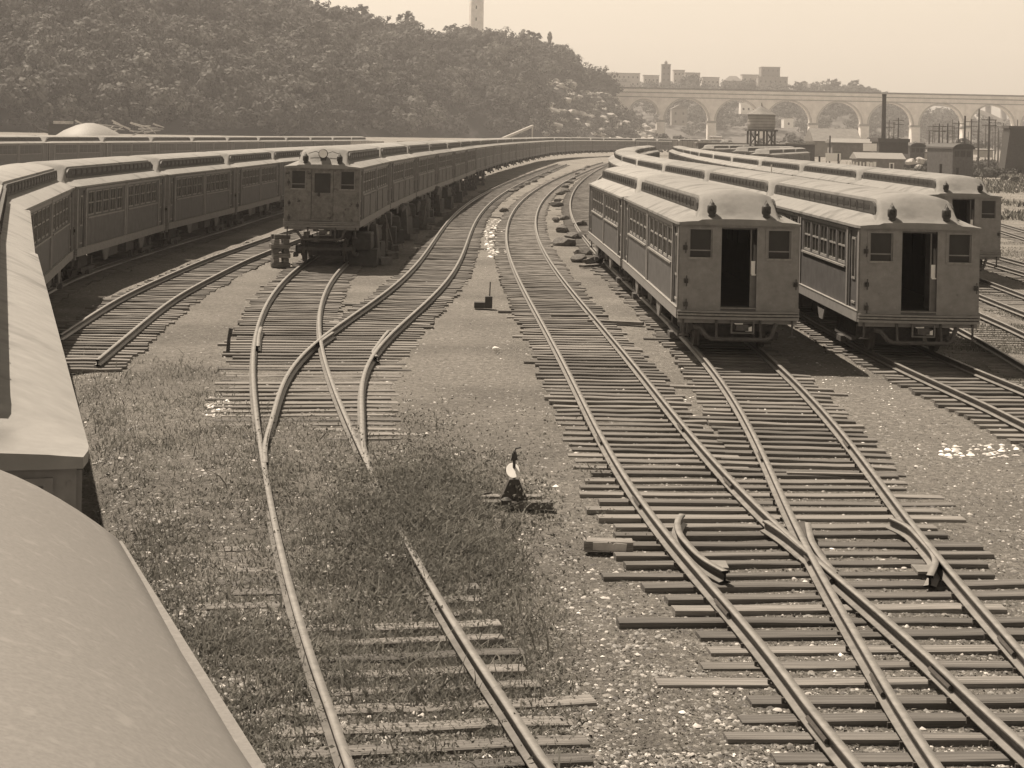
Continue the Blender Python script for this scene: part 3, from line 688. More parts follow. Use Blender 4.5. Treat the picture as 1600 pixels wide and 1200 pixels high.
# joint bars and spikes on the near rails
mb = MB(); r = random.Random(3)
for path, z0, z1 in ((R1, 13, 34), (R2, 14, 34)):
    for sd_ in (-1, 1):
        t_ = path.s_at_z(z0)
        while t_ < path.s_at_z(z1):
            x, y, a, b = path.at(t_)
            for q_ in (-.085, .085):
                X, Y = x+b*(sd_*G+q_), y-a*(sd_*G+q_); h = r.uniform(.0, .02)
                mb.box(X-.014, X+.014, Y-.014, Y+.014, TZ-.02, TZ+.025+h)
            t_ += .56*r.uniform(.9, 1.1)
o = mb.obj('spikes', 'rail', tR1); o['kind'] = 'stuff'
for path, zz in ((R1, (15.3, 19.2, 24.6, 29.5)), (R2, (16.5, 21.5, 28.2))):
    for k, z in enumerate(zz):
        for sd_ in (-1, 1):
            s_ = path.s_at_z(z + (1.4 if sd_ > 0 else 0)); par = tR1 if path is R1 else tR2
            for q_ in (-.03, .03):
                P = path.off(sd_*G+q_, s_-.3, s_+.3, .3); mb = MB(); mb.tube([(P[0][0], P[0][1], RT-.075), (P[-1][0], P[-1][1], RT-.075)], .026, 6); mb.obj('joint_bar', 'rail', par)

# ---------------------------------------------------------------- railway cars
HL, HW, Z0, Z1, ZE = 7.62, 1.33, .98, 2.90, 2.92
def wall_holes(mb, u0, u1, v0, v1, holes, fn, th):
    """wall in (u,v) with rectangular holes; fn(u,v,depth)->xyz"""
    us = sorted({u0, u1, *[h[0] for h in holes], *[h[1] for h in holes]}); vs = sorted({v0, v1, *[h[2] for h in holes], *[h[3] for h in holes]})
    def solid(i, j):
        if i < 0 or j < 0 or i >= len(us)-1 or j >= len(vs)-1: return False
        c = ((us[i]+us[i+1])/2, (vs[j]+vs[j+1])/2); return not any(h[0] < c[0] < h[1] and h[2] < c[1] < h[3] for h in holes)
    for i in range(len(us)-1):
        for j in range(len(vs)-1):
            if not solid(i, j): continue
            a, b, c, d = us[i], us[i+1], vs[j], vs[j+1]
            mb.quad(fn(a,c,0), fn(b,c,0), fn(b,d,0), fn(a,d,0)); mb.quad(fn(a,c,th), fn(a,d,th), fn(b,d,th), fn(b,c,th))
            if not solid(i-1, j): mb.quad(fn(a,c,0), fn(a,d,0), fn(a,d,th), fn(a,c,th))
            if not solid(i+1, j): mb.quad(fn(b,c,0), fn(b,c,th), fn(b,d,th), fn(b,d,0))
            if not solid(i, j-1): mb.quad(fn(a,c,0), fn(a,c,th), fn(b,c,th), fn(b,c,0))
            if not solid(i, j+1): mb.quad(fn(a,d,0), fn(b,d,0), fn(b,d,th), fn(a,d,th))
WIN = [(-6.02+1.12*k+.1, -6.02+1.12*k+1.02) for k in range(5)] + [(.42+1.12*k+.1, .42+1.12*k+1.02) for k in range(5)]
WZ = (1.98, 2.74)
def roof_mesh(sun=True):
    xs_ = [0, .22, .45, .64, .76, .82, .85, .862, .93, 1.05, 1.18, 1.29, 1.36, 1.40]
    xs_ = [-x for x in xs_[:0:-1]] + xs_
    ds = [0, .03, .1, .2, .32, .45, .58, .72, .86, 1.0, 1.15, 1.5, 2.4, 4.4]
    L = HL+.12; Ys = [-L+d for d in ds] + [-1.2, 1.2] + [L-d for d in ds[::-1]]
    def s1(a, b, x): t_ = min(1, max(0, (x-a)/(b-a))); return t_*t_*(3-2*t_)
    def zf(x, y):
        d = L-abs(y); ax = abs(x)
        e = .12+.88*s1(-.15, 1.1, d)
        z = ZE + .03 + .33*(1-(ax/1.4)**2.4)*e
        h = s1(-.22, .95, d)
        wall = 1-s1(.835, .866+.07*(1-s1(.3, .9, d)), ax)
        z += wall*((.33*h) + .055*(1-(ax/.85)**2)*h)
        return z
    V = []; n = len(xs_)
    for y in Ys:
        for x in xs_:
            d = L-abs(y); xx = x
            if d < .25 and abs(x) > 1.2: xx = x*(1-.03*(1-d/.25))
            V.append((xx, y, zf(x, y)))
    F = [(j*n+i, j*n+i+1, (j+1)*n+i+1, (j+1)*n+i) for j in range(len(Ys)-1) for i in range(n-1)]
    base = len(V); V += [(x, y, ZE-.03 if abs(x) > 1.2 else ZE-.03) for (x, y, z) in V]
    F += [tuple(base+k for k in f[::-1]) for f in F]
    m = len(Ys)
    for i in range(n-1): F.append((i+1, i, base+i, base+i+1)); k = (m-1)*n+i; F.append((k, k+1, base+k+1, base+k))
    for j in range(m-1): F.append((j*n, (j+1)*n, base+(j+1)*n, base+j*n)); k = j*n+n-1; F.append((k+n, k, base+k, base+k+n))
    me = raw_mesh('roof', V, F, ['roof']); me.polygons.foreach_set('use_smooth', [True]*len(me.polygons)); me.set_sharp_from_angle(angle=math.radians(50))
    return me
ROOF = roof_mesh()
def arch_roof_mesh():
    N = 28; L = HL+.06; V = []; Ys = [-L, -L+.05, -L+.15] + list(np.linspace(-L+.8, L-.8, 15)) + [L-.15, L-.05, L]
    for y in Ys:
        for i in range(N+1):
            t_ = -1+2*i/N; x = 1.41*math.copysign(abs(t_)**.85, t_); e = min(1, (L-abs(y))/.15)**.5
            V.append((x, y, ZE-.02 + .54*(1-abs(x/1.41)**2.4)*(.93+.07*e) + .012*math.sin(x*3+y*1.3)))
    n = N+1; m = len(Ys); F = [(j*n+i, j*n+i+1, (j+1)*n+i+1, (j+1)*n+i) for j in range(m-1) for i in range(N)]
    b_ = len(V); V += [(x, y, max(ZE-.06, z-.05)) for x, y, z in V]; F += [tuple(b_+k for k in f[::-1]) for f in F]
    for i in range(N): F.append((i+1, i, b_+i, b_+i+1)); k = (m-1)*n+i; F.append((k, k+1, b_+k+1, b_+k))
    for j in range(m-1): F.append((j*n, (j+1)*n, b_+(j+1)*n, b_+j*n)); k = j*n+N; F.append((k+n, k, b_+k, b_+k+n))
    M['roof_old'] = mat('patched_roof_canvas', .20, .85, scale=55, amp=.13, bump=.0006, bscale=120, spots=(.235, 15, .58, .70))
    me = raw_mesh('roof', V, F, ['roof_old']); me.polygons.foreach_set('use_smooth', [True]*len(F)); me.set_sharp_from_angle(angle=math.radians(50)); return me
def clerestory(side):
    mb = MB(); x = side*.872; y0, y1 = -HL+.48, HL-.48; za, zb = 3.19, 3.50
    pts = [(y0, za), (y0+.12, zb-.14), (y0+.24, zb-.07), (y0+.42, zb-.035), (y1-.42, zb-.035), (y1-.24, zb-.07), (y1-.12, zb-.14), (y1, za)]
    mb.prism(pts, x-.03, x+.03, 'x', 0)
    for k in range(17):
        yc = y0+.9+k*(y1-y0-1.8)/16; mb.box(x+side*.03-.008, x+side*.03+.008, yc-.26, yc+.26, za+.09, zb-.12, 1); 
        mb.box(x+side*.035-.01, x+side*.035+.01, yc+.33, yc+.37, za+.04, zb-.06, 2)
    return mb
def wheelset(mb): pass
def truck_parts(yc, parent, detail=True, dz=0, dark='under'):
    mb = MB()
    for sx in (-1, 1):
        mb.prism([(yc-1.35,.42),(yc-1.1,.32),(yc-.35,.30),(yc-.25,.16),(yc+.25,.16),(yc+.35,.30),(yc+1.1,.32),(yc+1.35,.42),(yc+1.35,.58),(yc+.5,.62),(yc+.3,.74),(yc-.3,.74),(yc-.5,.62),(yc-1.35,.58)], sx*.93-.05, sx*.93+.05, 'x')
        for w_ in (-.95, .95): mb.box(sx*1.0-.09, sx*1.0+.09, yc+w_-.13, yc+w_+.13, .28+0, .60)
        mb.box(sx*1.12-.05, sx*1.12+.05, yc-1.0, yc+1.0, .22, .34)      # shoe beam
        mb.box(sx*1.2-.07, sx*1.2+.07, yc-.25, yc+.25, .1, .24)
    mb.box(-.95, .95, yc-.18, yc+.18, .38, .66); mb.box(-.9, .9, yc-1.38, yc-1.28, .42, .56); mb.box(-.9, .9, yc+1.28, yc+1.38, .42, .56)
    mb.box(-.55, .55, yc-.75, yc-.25, .2, .62)
    t_ = mb.obj('truck', dark, parent)
    if detail:
        for w_ in (-.95, .95):
            for sx in (-1, 1):
                mb = MB(); mb.lathe([(.06,-.1),(.46,-.07),(.46,-.045),(.43,-.03),(.43,.05),(.38,.05),(.36,.03),(.2,.0),(.14,.06),(.06,.07)] if sx > 0 else [(.06,.1),(.46,.07),(.46,.045),(.43,.03),(.43,-.05),(.38,-.05),(.36,-.03),(.2,0),(.14,-.06),(.06,-.07)], (sx*.77, yc+w_, .43), 'x', 20)
                mb.obj('wheel', 'rail', t_, smooth=False)
    return t_
def make_car(kind='open', detail=2):
    """kind: open (gangway door open), closed (raised, weathered end), plain (far car)"""
    root = empty('railway_car'); hw = HW
    door_open = kind == 'open'
    endh = [(-1.12, -.60, 2.17, 2.79), (-.39, .40, Z0+.06, 2.84), (.64, 1.16, 2.17, 2.79)]
    sideh = [(a, b, WZ[0], WZ[1]) for a, b in WIN] + [(-7.22, -6.52, 1.05, 2.80), (6.52, 7.22, 1.05, 2.80)]
    mb = MB()
    if detail == 2:
        for sx in (-1, 1): wall_holes(mb, -HL, HL, Z0, Z1, sideh, lambda u, v, d, sx=sx: (sx*(hw-d), u, v), .07)
        for sy in (-1, 1): wall_holes(mb, -hw, hw, Z0, Z1, endh, lambda u, v, d, sy=sy: (u if sy < 0 else -u, sy*(HL-d), v), .06)
        mb.box(-hw+.075, hw-.075, -HL+.065, HL-.065, Z0-.02, Z0+.05)                         # floor
        mb.box(-hw+.075, hw-.075, -HL+.065, HL-.065, 2.80, 2.87)                              # ceiling
        for sy in (-1, 1): mb.box(-hw+.08, -.45, sy*6.3-.03, sy*6.3+.03, Z0+.05, 2.8); mb.box(.45, hw-.08, sy*6.3-.03, sy*6.3+.03, Z0+.05, 2.8)
    else: mb.box(-hw, hw, -HL, HL, Z0, Z1)
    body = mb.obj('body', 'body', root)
    if kind == 'closed': pass
    o = link('roof', ROOF, root)
    for s in (-1, 1): clerestory(s).obj('clerestory', ['dark', 'glass', 'under'], root)
    # side sill, belt and pilasters
    for sx in (-1, 1):
        mb = MB(); mb.box(min(sx*hw, sx*(hw+.05)), max(sx*hw, sx*(hw+.05)), -HL, HL, .80, 1.03)
        mb.box(min(sx*(hw-.06), sx*hw)-.001, max(sx*(hw-.06), sx*hw), -HL, HL, .80, Z0); mb.box(min(sx*hw, sx*(hw+.06)), max(sx*hw, sx*(hw+.06)), -HL, HL, 1.031, 1.05, 1); mb.obj('side_sill', ['face' if detail == 2 else 'body', 'trim'], root)  # thin pale strip paints the highlight along the sill top
        if detail == 2 or kind == 'plain':
            mb = MB()
            for a, b in ((-6.05, -.4), (.4, 6.05)):
                mb.box(min(sx*hw, sx*(hw+.045)), max(sx*hw, sx*(hw+.045)), a, b, 1.90, 1.945)
            mb.obj('window_ledge', 'trim', root)  # ledge coloured pale to carry its sun highlight
            mb = MB()
            for y in (-HL+.08, -6.3, -.14, .14, 6.3, HL-.08): mb.box(min(sx*hw, sx*(hw+.03)), max(sx*hw, sx*(hw+.03)), y-.07, y+.07, 1.035, 2.86)
            for a, b in ((-6.2, -.25), (.25, 6.2)): mb.box(min(sx*hw, sx*(hw+.025)), max(sx*hw, sx*(hw+.025)), a, b, 2.78, 2.86)
            mb.obj('pilaster_trim', 'face', root)
        if detail == 2:
            for a, b in WIN:
                mb = MB(); x = sx*(hw-.05)
                mb.box(x-.006, x+.006, a, b, *WZ, 1)
                for (p, q, r_, s_) in ((a, a+.045, *WZ), (b-.045, b, *WZ), (a+.045, b-.045, WZ[1]-.04, WZ[1]), (a+.045, b-.045, WZ[0], WZ[0]+.05), (a+.045, b-.045, 2.36, 2.40), ((a+b)/2-.014, (a+b)/2+.014, WZ[0]+.05, 2.36), ((a+b)/2-.014, (a+b)/2+.014, 2.40, WZ[1]-.04)):
                    mb.box(min(x+sx*.008, x+sx*.035), max(x+sx*.008, x+sx*.035), p, q, r_, s_, 0)
                mb.obj('window', ['trim', 'glass'], root)
            for a in (-7.22, 6.52):
                mb = MB(); x = sx*(hw-.045); mb.box(x-.015, x+.015, a, a+.70, 1.05, 2.80, 0)
                mb.box(min(x+sx*.016, x+sx*.024), max(x+sx*.016, x+sx*.024), a+.2, a+.5, 1.75, 2.6, 1)
                for (p, q, r_, s_) in ((a+.15, a+.2, 1.7, 2.65), (a+.5, a+.55, 1.7, 2.65), (a+.2, a+.5, 2.6, 2.65), (a+.2, a+.5, 1.7, 1.75), (a+.15, a+.55, 1.15, 1.2)):
                    mb.box(min(x+sx*.016, x+sx*.04), max(x+sx*.016, x+sx*.04), p, q, r_, s_, 2)
                mb.obj('side_door', ['body', 'glass', 'trim'], root)
        else:
            for a, b in ((-6.0, -.45), (.45, 6.0)):
                mb = MB(); x = sx*(hw+.004)
                for k in range(5):
                    c = a+(b-a)*(k+.5)/5; mb.box(x-.004, x+.004, c-.42, c+.42, *WZ, 0); mb.box(x-.01, x+.01, c-.015, c+.015, *WZ, 1); mb.box(x-.01, x+.01, c-.42, c+.42, 2.36, 2.39, 1)
                mb.obj('window_bank', ['glass', 'panel'], root)
        # gusset below the sill and underframe boxes
        mb = MB()
        for y in (-3.1, 3.1): mb.prism([(y-.55, .80), (y+.55, .80), (y+.22, .42), (y-.22, .42)], sx*(hw-.02)-.02, sx*(hw-.02)+.02, 'x')
        mb.obj('gusset', 'panel' if kind != 'plain' else 'body', root)
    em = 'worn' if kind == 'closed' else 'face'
    # end faces
    for sy in ((-1, 1) if detail == 2 else (-1,)):
        f = MB(); y = sy*HL; Y = lambda a, b: (min(y+sy*a, y+sy*b), max(y+sy*a, y+sy*b))
        g = Y(.0, .022)
        def plate(x0, x1, z0, z1): f.box(x0, x1, g[0], g[1], z0, z1)
        hs = [endh[0], endh[2]] if sy < 0 else [(-endh[2][1], -endh[2][0], *endh[2][2:]), (-endh[0][1], -endh[0][0], *endh[0][2:])]
        dx0, dx1 = (-.39, .40) if sy < 0 else (-.40, .39)
        xa, xb = -hw, hw
        for (h, a, b) in ((hs[0], xa, dx0-.002), (hs[1], dx1+.002, xb)):
            plate(a, h[0], Z0, 2.90); plate(h[1], b, Z0, 2.90); plate(h[0], h[1], Z0, h[2]); plate(h[0], h[1], h[3], 2.90)
        plate(dx0-.002, dx1+.002, 2.84, 2.90)
        r = random.Random(4)
        for z in np.arange(1.12, 2.85, .105):
            for x in (dx0-.045, dx1+.06, xa+.04, xb-.04, xb-.16): f.box(x-.009, x+.009, *Y(.021, .03), z-.009, z+.009)
        for x in (-.86, .88): f.box(x-.02, x+.02, *Y(.021, .045), 1.42, 1.46)
        for h in hs:   # window surrounds
            for (p, q, r_, s_) in ((h[0]-.05, h[0], h[2]-.05, h[3]+.04), (h[1], h[1]+.05, h[2]-.05, h[3]+.04), (h[0], h[1], h[3], h[3]+.04)): f.box(p, q, *Y(.022, .036), r_, s_)
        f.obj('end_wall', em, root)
        for h in hs:
            mb = MB(); mb.box(h[0]-.02, h[1]+.02, *Y(.022, .055), h[2]-.045, h[2], 0); mb.box(h[0], h[1], *Y(-.05, -.04), h[2], h[3], 1)
            mb.box(h[0], h[1], *Y(-.04, -.02), h[2]+.14, h[2]+.165, 2); mb.box(h[0], h[0]+.03, *Y(-.04, -.01), h[2], h[3], 2); mb.box(h[1]-.03, h[1], *Y(-.04, -.01), h[2], h[3], 2)
            mb.obj('end_window', ['trim', 'glass', 'face'], root)
        if kind == 'open' and sy < 0:
            d = MB(); a, b = .27, .46      # sliding gangway door, pushed aside
            d.box(a, b, y+.09, y+.125, Z0+.06, 1.02+.98); d.box(a, a+.03, y+.09, y+.125, 2.0, 2.8); d.box(.34, b, y+.09, y+.125, 2.0, 2.46)
            dd = d.obj('gangway_door', 'panel', root)
            mb = MB(); mb.box(.29, .38, y+.06, y+.088, 1.80, 2.10); mb.obj('sign_plate', 'white', dd)
            mb = MB(); mb.box(.30, .43, y+.03, y+.06, 1.78, 1.81); mb.box(.405, .43, y+.03, y+.06, 1.74, 1.88); mb.obj('handle', 'white', dd)
        elif kind == 'closed' and sy < 0:
            d = MB(); d.box(-.38, .39, y+.02, y+.06, Z0+.06, 2.02); d.box(-.38, -.28, y+.02, y+.06, 2.02, 2.84); d.box(.29, .39, y+.02, y+.06, 2.02, 2.84); d.box(-.28, .29, y+.02, y+.06, 2.72, 2.84)
            for k in range(5): d.box(-.34, .35, y-.0, y+.02, 1.15+k*.16, 1.20+k*.16)
            dd = d.obj('gangway_door', 'worn', root); mb = MB(); mb.box(-.28, .29, y+.035, y+.045, 2.02, 2.72); mb.obj('pane', 'glass', dd)
        # threshold, end sill bands
        mb = MB(); mb.box(-.39, .40, min(y-sy*.3, y+sy*.03), max(y-sy*.3, y+sy*.03), Z0+.052, Z0+.075); mb.obj('threshold', 'trim', root)
        mb = MB()
        for k, (a, b, q) in enumerate(((.80, .86, .15), (.885, .925, .17), (.945, .985, .14))):
            n = 10; pts = [(-1.36+2.72*i/n, sy*(HL+q+.05-.09*((2*i/n-1)**2))) for i in range(n+1)]
            mb.prism(pts+[(1.36, sy*(HL-.08)), (-1.36, sy*(HL-.08))], a, b, 'z', 0)
        mb.box(-1.33, 1.33, min(y, y-sy*.1), max(y, y-sy*.1), .70, .98, 0)
        mb.mi = [1 if 13 <= i < 26 else m_ for i, m_ in enumerate(mb.mi)]  # middle band recoloured light as a painted highlight line
        mb.obj('end_sill', ['face', 'trim'], root)
        # draft gear, pilot pipe
        mb = MB(); Yb = sy*(HL+.10)
        for (p, q, r_, s_) in ((-.16, .36, .76, .79), (-.16, .36, .49, .52), (-.16, -.13, .52, .76), (.33, .36, .52, .76)): mb.box(p, q, Yb-.04, Yb+.04, r_, s_, 1)
        mb.box(-.05, .22, min(sy*(HL-1.2), sy*(HL+.2)), max(sy*(HL-1.2), sy*(HL+.2)), .56, .70, 0)
        mb.prism([(-.10, .72), (.10, .73), (.10, .60)], Yb-.06, Yb-.05, 'y', 2); mb.prism([(.14, .60), (.30, .66), (.30, .55), (.16, .545)], Yb-.06, Yb-.05, 'y', 2)
        mb.obj('coupler', ['under', 'panel', 'white'], root)
        if detail == 2:
            mb = MB(); mb.tube([(-.98, y+sy*.02, .62), (-.84, y+sy*.07, .60), (-.70, y+sy*.12, .42), (-.58, y+sy*.14, .36), (.62, y+sy*.14, .36), (.74, y+sy*.12, .42), (.80, y+sy*.08, .60), (.86, y+sy*.02, .70)], .05, 8)
            mb.tube([(-.48, y+sy*.14, .38), (-.48, y+sy*.02, .8)], .03, 6); mb.tube([(.5, y+sy*.14, .38), (.5, y+sy*.02, .8)], .03, 6)
            mb.obj('pilot_bar', 'under', root)
            for sx in (-1, 1):
                mb = MB(); x = sx*1.22
                mb.box(x-.02, x+.02, y+sy*.03-.02, y+sy*.03+.02, .45, .80); mb.box(x-.09, x+.09, y+sy*.05-.02, y+sy*.05+.02, .42, .45); mb.obj('step', 'under', root)
            mb = MB()
            for (x, z) in ((-1.17, 1.64), (-1.17, 1.12), (-1.2, 2.38), (1.28, 1.6)):
                mb.box(x-.05, x+.04, *Y(.02, .07), z-.05, z+.05); mb.tube([(x, y+sy*.08, z+.12), (x, y+sy*.11, z), (x, y+sy*.08, z-.12)], .013, 5)
            mb.obj('hand_iron', 'dark', root)
        if kind == 'open' or kind == 'closed':
            for x in ((-.62, .60) if sy < 0 else (.62,)):
                lamp = MB(); yl = sy*(HL-.04); zl = 3.10
                lamp.lathe([(.05, -.06), (.085, -.04), (.09, .0), (.06, .03), (.095, .06), (.105, .09), (.105, .21), (.085, .24), (.06, .25), (.055, .285), (.02, .295)], (x, yl, zl), seg=14)
                lamp.box(x-.015, x+.015, yl-.02, yl+.1, zl-.08, zl+.02); lamp.tube([(x-.04, yl, zl+.27), (x-.01, yl, zl+.37), (x+.03, yl, zl+.28)], .009, 5)
                lo = lamp.obj('marker_lamp', 'dark', root, smooth=True)
                mb = MB(); mb.lathe([(.05, 0), (.055, -.015), (.03, -.03)], (x, yl+sy*.10, zl+.15), 'y', 12); mb.obj('lens', 'glass', lo)
    if kind == 'closed':
        hl = MB(); hl.lathe([(.09, 0), (.15, -.02), (.17, -.24), (.15, -.26)], (0, -HL+.3, 3.42), 'y', 18); hl.box(-.1, .1, -HL+.1, -HL+.3, 3.1, 3.3); h_ = hl.obj('headlight', 'dark', root)
        mb = MB(); mb.lathe([(.145, 0), (.10, .03)], (0, -HL+.035, 3.42), 'y', 18); mb.obj('lens', 'white', h_)
        mb = MB(); mb.tube([(-.55, -HL+.3, 3.42), (-.3, -HL+.33, 3.50), (-.15, -HL+.3, 3.44)], .012, 5); mb.tube([(.55, -HL+.3, 3.42), (.3, -HL+.33, 3.50), (.15, -HL+.3, 3.44)], .012, 5); mb.obj('lamp_wire', 'dark', root)
        for sx in (-1, 1):
            for (a, b) in ((-5.9, -3.4), (-3.0, -.6), (.6, 3.0), (3.4, 5.9)):
                mb = MB(); mb.box(min(sx*(hw+.012), sx*(hw+.04)), max(sx*(hw+.012), sx*(hw+.04)), a, b, .72, 1.86); mb.obj('side_panel', 'panel', root)
    # underframe
    mb = MB()
    mb.box(-1.1, 1.1, -HL+.1, HL-.1, .78, .95)
    if detail == 2 or kind == 'closed':
        mb.box(-.35, .35, -HL+.4, HL-.4, .62, .80)
        for (x, y0, y1, z) in ((-.9, -2.6, -1.2, .42), (.9, -2.2, -.6, .45), (-.85, .4, 1.6, .4), (.88, 1.0, 2.4, .42)): mb.box(x-.3, x+.3, y0, y1, z, .80)
    mb.obj('underframe', 'under', root)
    if kind != 'closed':
        for yc in (-5.1, 5.1): truck_parts(yc, root, detail == 2)
    else:
        for yc in (-5.1, 5.1):
            t_ = truck_parts(yc, root, True); t_.location.z = -.55
            mb = MB(); mb.box(-.3, .3, yc-.3, yc+.3, .1, .80); mb.obj('bolster_post', 'under', root)
    return root
CAR = make_car('open', 2); CLOSED = make_car('closed', 2); PLAIN = make_car('plain', 1)
kids = {id(CAR): CAR, id(CLOSED): CLOSED, id(PLAIN): PLAIN}
usedc = set()
def place_car(proto, path, s, z, labelf, group):
    """a car whose two truck centres lie on the path, centred at arc length s"""
    a = path.at(s-5.1); b = path.at(s+5.1)
    if id(proto) in usedc: c = copy_tree(proto)
    else: c = proto; usedc.add(id(proto))
    dx, dy = b[0]-a[0], b[1]-a[1]
    dzv = z(s) if callable(z) else z
    c.location = ((a[0]+b[0])/2, (a[1]+b[1])/2, RT+dzv); c.rotation_euler = (0, 0, math.atan2(-dx, dy))
    tag(c, labelf, 'railway car', group); return c
PITCH = 15.85
def row(path, zstart, n, protos_, z, group, lab, front=None, pitch=PITCH):
    s = path.s_at_z(zstart) + HL
    for k in range(n):
        p = protos_(k); l = (front if (k == 0 and front) else lab(k))
        place_car(p, path, s, z, l, group); s += pitch
row(R2, 40.75, 2, lambda k: CAR, 0, 'cars in the centre pair', lambda k: 'car coupled directly behind the front car with open end door', 'front car of the centre pair, black open end doorway and two roof lamps')
row(R3, 40.75, 12, lambda k: CAR if k < 4 else PLAIN, 0, 'cars in the long right-hand row', lambda k: f'{ordw(k)} car from the near end of the long row right of the centre pair',
    'open-doored dark car with two roof lamps, front of the row right of centre pair')
row(R5, 65.2, 11, lambda k: CAR if k < 3 else PLAIN, 0, 'cars in the rearmost right-hand row', lambda k: f'{ordw(k)} car from the near end of the rearmost right row',
    'car with open end doorway, partly hidden, front of the rearmost right row')
def zA(s): return 0.16 if s < 38 else 0.0
sA = RA.s_at_z(9.3)
for k in range(1, 10):
    place_car(CAR if k < 7 else PLAIN, RA, sA + HL + (k-1)*PITCH, zA, f'{"second third fourth fifth sixth seventh eighth ninth tenth".split()[k-1]} car of the curved left row, counted from the lower left corner', 'cars in the curved left row')
near = copy_tree(CAR); tag(near, 'pale mottled arched car roof filling the lower left corner, nearest of all', 'railway car', 'cars in the curved left row')
for ch in list(near.children):
    if ch.name.split('.')[0] in ('clerestory', 'roof', 'marker_lamp', 'pilot_bar'):
        for g in list(ch.children): bpy.data.objects.remove(g)
        bpy.data.objects.remove(ch)
ar = link('roof', arch_roof_mesh(), near)
mb = MB(); mb.lathe([(.05, 0), (.035, .02), (.012, .05)], (.35, 4.6, ZE+.50), seg=10); mb.obj('nail_cap', 'dark', ar)
for (sx_) in (-1, 1):
    mb = MB(); mb.box(sx_*1.40-.02, sx_*1.40+.02, -HL, HL, ZE-.07, ZE-.005); mb.obj('drip_rail', 'roof_old', ar)
near.rotation_euler = (0, 0, math.radians(19.8)); near.location = (-.40, .22, RT+.14)
row(RB, 146, 12, lambda k: PLAIN, 0, 'cars in the far left row', lambda k: f'{ordw(k)} car of the straight far left row, counted from the left edge', 'first car of the straight far left row, cut by the left edge', pitch=15.8)
row(RC, 65.3, 31, lambda k: CLOSED if k < 6 else PLAIN, .55, 'cars of the raised row', lambda k: f'{ordw(k)} car of the dark row standing raised on blocks, counted from the headlight car', 'weathered car with closed end door and round headlight, raised on timber blocks')
RE = Path([(31.5, 292), (48, 350), (70, 400)], deg=0); RF = Path([(31.5, 250), (52, 318), (75, 370)], deg=0); RG = Path([(29.5, 215), (45, 275), (66, 330)], deg=0)
for P_, n, nm in ((RE, 3, 'furthest'), (RF, 3, 'middle'), (RG, 3, 'nearest')):
    row(P_, P_.P[0, 1], n, lambda k: PLAIN, 0, 'cars on the sidings below the water tank', lambda k, nm=nm: f'{"front second third".split()[k]} car on the {nm} siding below the wooden water tank')
# ---------------------------------------------------------------- things in the yard
def gat(x, y): return float(gz(x, y))
def at_px(px, py, z=0.02): return p2w(px, py, z)
def timber(mb, cx, cy, z, L, w_, h, ang, r=None):
    m = Matrix.Translation((cx, cy, z)) @ Matrix.Rotation(ang, 4, 'Z'); mb.box(-L/2, L/2, -w_/2, w_/2, 0, h, 0, m)
# timber cribbing beside and under the raised row
def crib(px, py, n, label, w_=1.0, h=.19, ang=0, loc=None, group=None):
    x, y = loc or at_px(px, py); root = empty('timber_crib', (x, y, 0), ang); tag(root, label, 'timber stack', group); r = random.Random(int(x*10))
    for k in range(n):
        for s in (-.3, .3):
            mb = MB()
            if k % 2: timber(mb, s*w_, r.uniform(-.04, .04), k*h, w_*r.uniform(.9, 1.15), .2, h-.012, math.pi/2+r.uniform(-.06, .06))
            else: timber(mb, r.uniform(-.04, .04), s*w_, k*h, w_*r.uniform(.9, 1.15), .2, h-.012, r.uniform(-.06, .06))
            mb.obj('timber', 'under' if group else 'tie', root, bevel=.012)
    return root
crib(437, 416, 7, 'leaning stack of old timbers standing left of the raised headlight car', .62, .17, .3)
crib(490, 386, 4, 'low stack of timbers beneath the front sill of the raised headlight car', 1.0, .18, .1)
for k in range(7):
    for e in (0, 1):
        if k == 0 and e == 0: continue
        s = RC.s_at_z(65.3) + 1.6 + k*PITCH + e*12.2
        x, y, a, b = RC.at(s); c = crib(0, 0, 6, 'dark timber crib holding up the raised row of cars, right side', .8, .21, math.atan2(-a, b), loc=(x+b*1.0, y-a*1.0), group='cribs under the raised row')
for k, s in enumerate((3.5, 7.0, 10.5, 19.5, 24, 29, 36, 44)):
    x, y, a, b = RC.at(RC.s_at_z(65.3)+s); mb = MB(); r = random.Random(k); X, Y = x+b*1.75, y-a*1.75
    mb.prism([(-.22, 0), (.22, 0), (.17, 1.1+r.uniform(0, .5)), (-.12, 1.2+r.uniform(0, .4))], -.05, .05, 'x'); mb.box(-.2, .35, -.5, .3, 0, .25)
    o = mb.obj('prop', 'wood' if k % 3 else 'panel'); o.location = (X, Y, 0); o.rotation_euler = (r.uniform(-.2, .2), r.uniform(-.15, .15), r.uniform(0, 1.5))
    tag(o, 'short timber prop leaning against the underside of the raised row', 'prop', 'props leaning on the raised row')
# dark motor casings and tarpaulined gear along the raised row
for k, q in enumerate((2.6, 5.2, 8.8, 12.6, 17.2, 21.5, 26.5, 31.5, 38, 46, 55, 66)):
    x, y, a, b = RC.at(RC.s_at_z(65.3)+q); r = random.Random(k+50); X, Y = x+b*1.25, y-a*1.25; root = empty('motor_casing', (X, Y, 0), math.atan2(-a, b)+r.uniform(-.2, .2))
    mb = MB(); h = r.uniform(1.0, 1.5); mb.prism([(-.75, h-.52), (.8, h-.5), (.85, h-.1), (.5, h+.12), (.1, h+r.uniform(-.05, .25)), (-.45, h+.1), (-.8, h-.15)], -.35, .4, 'x'); mb.obj('casing', 'dark', root, bevel=.06)
    mb = MB(); mb.prism([(-.6, 0), (.6, 0), (.45, h-.5), (-.45, h-.5)], -.55, .6, 'x'); mb.obj('cradle', 'dark', root)
    tag(root, 'dark rounded motor casing stowed beneath the right edge of the raised row', 'machinery', 'motor casings under the raised row')
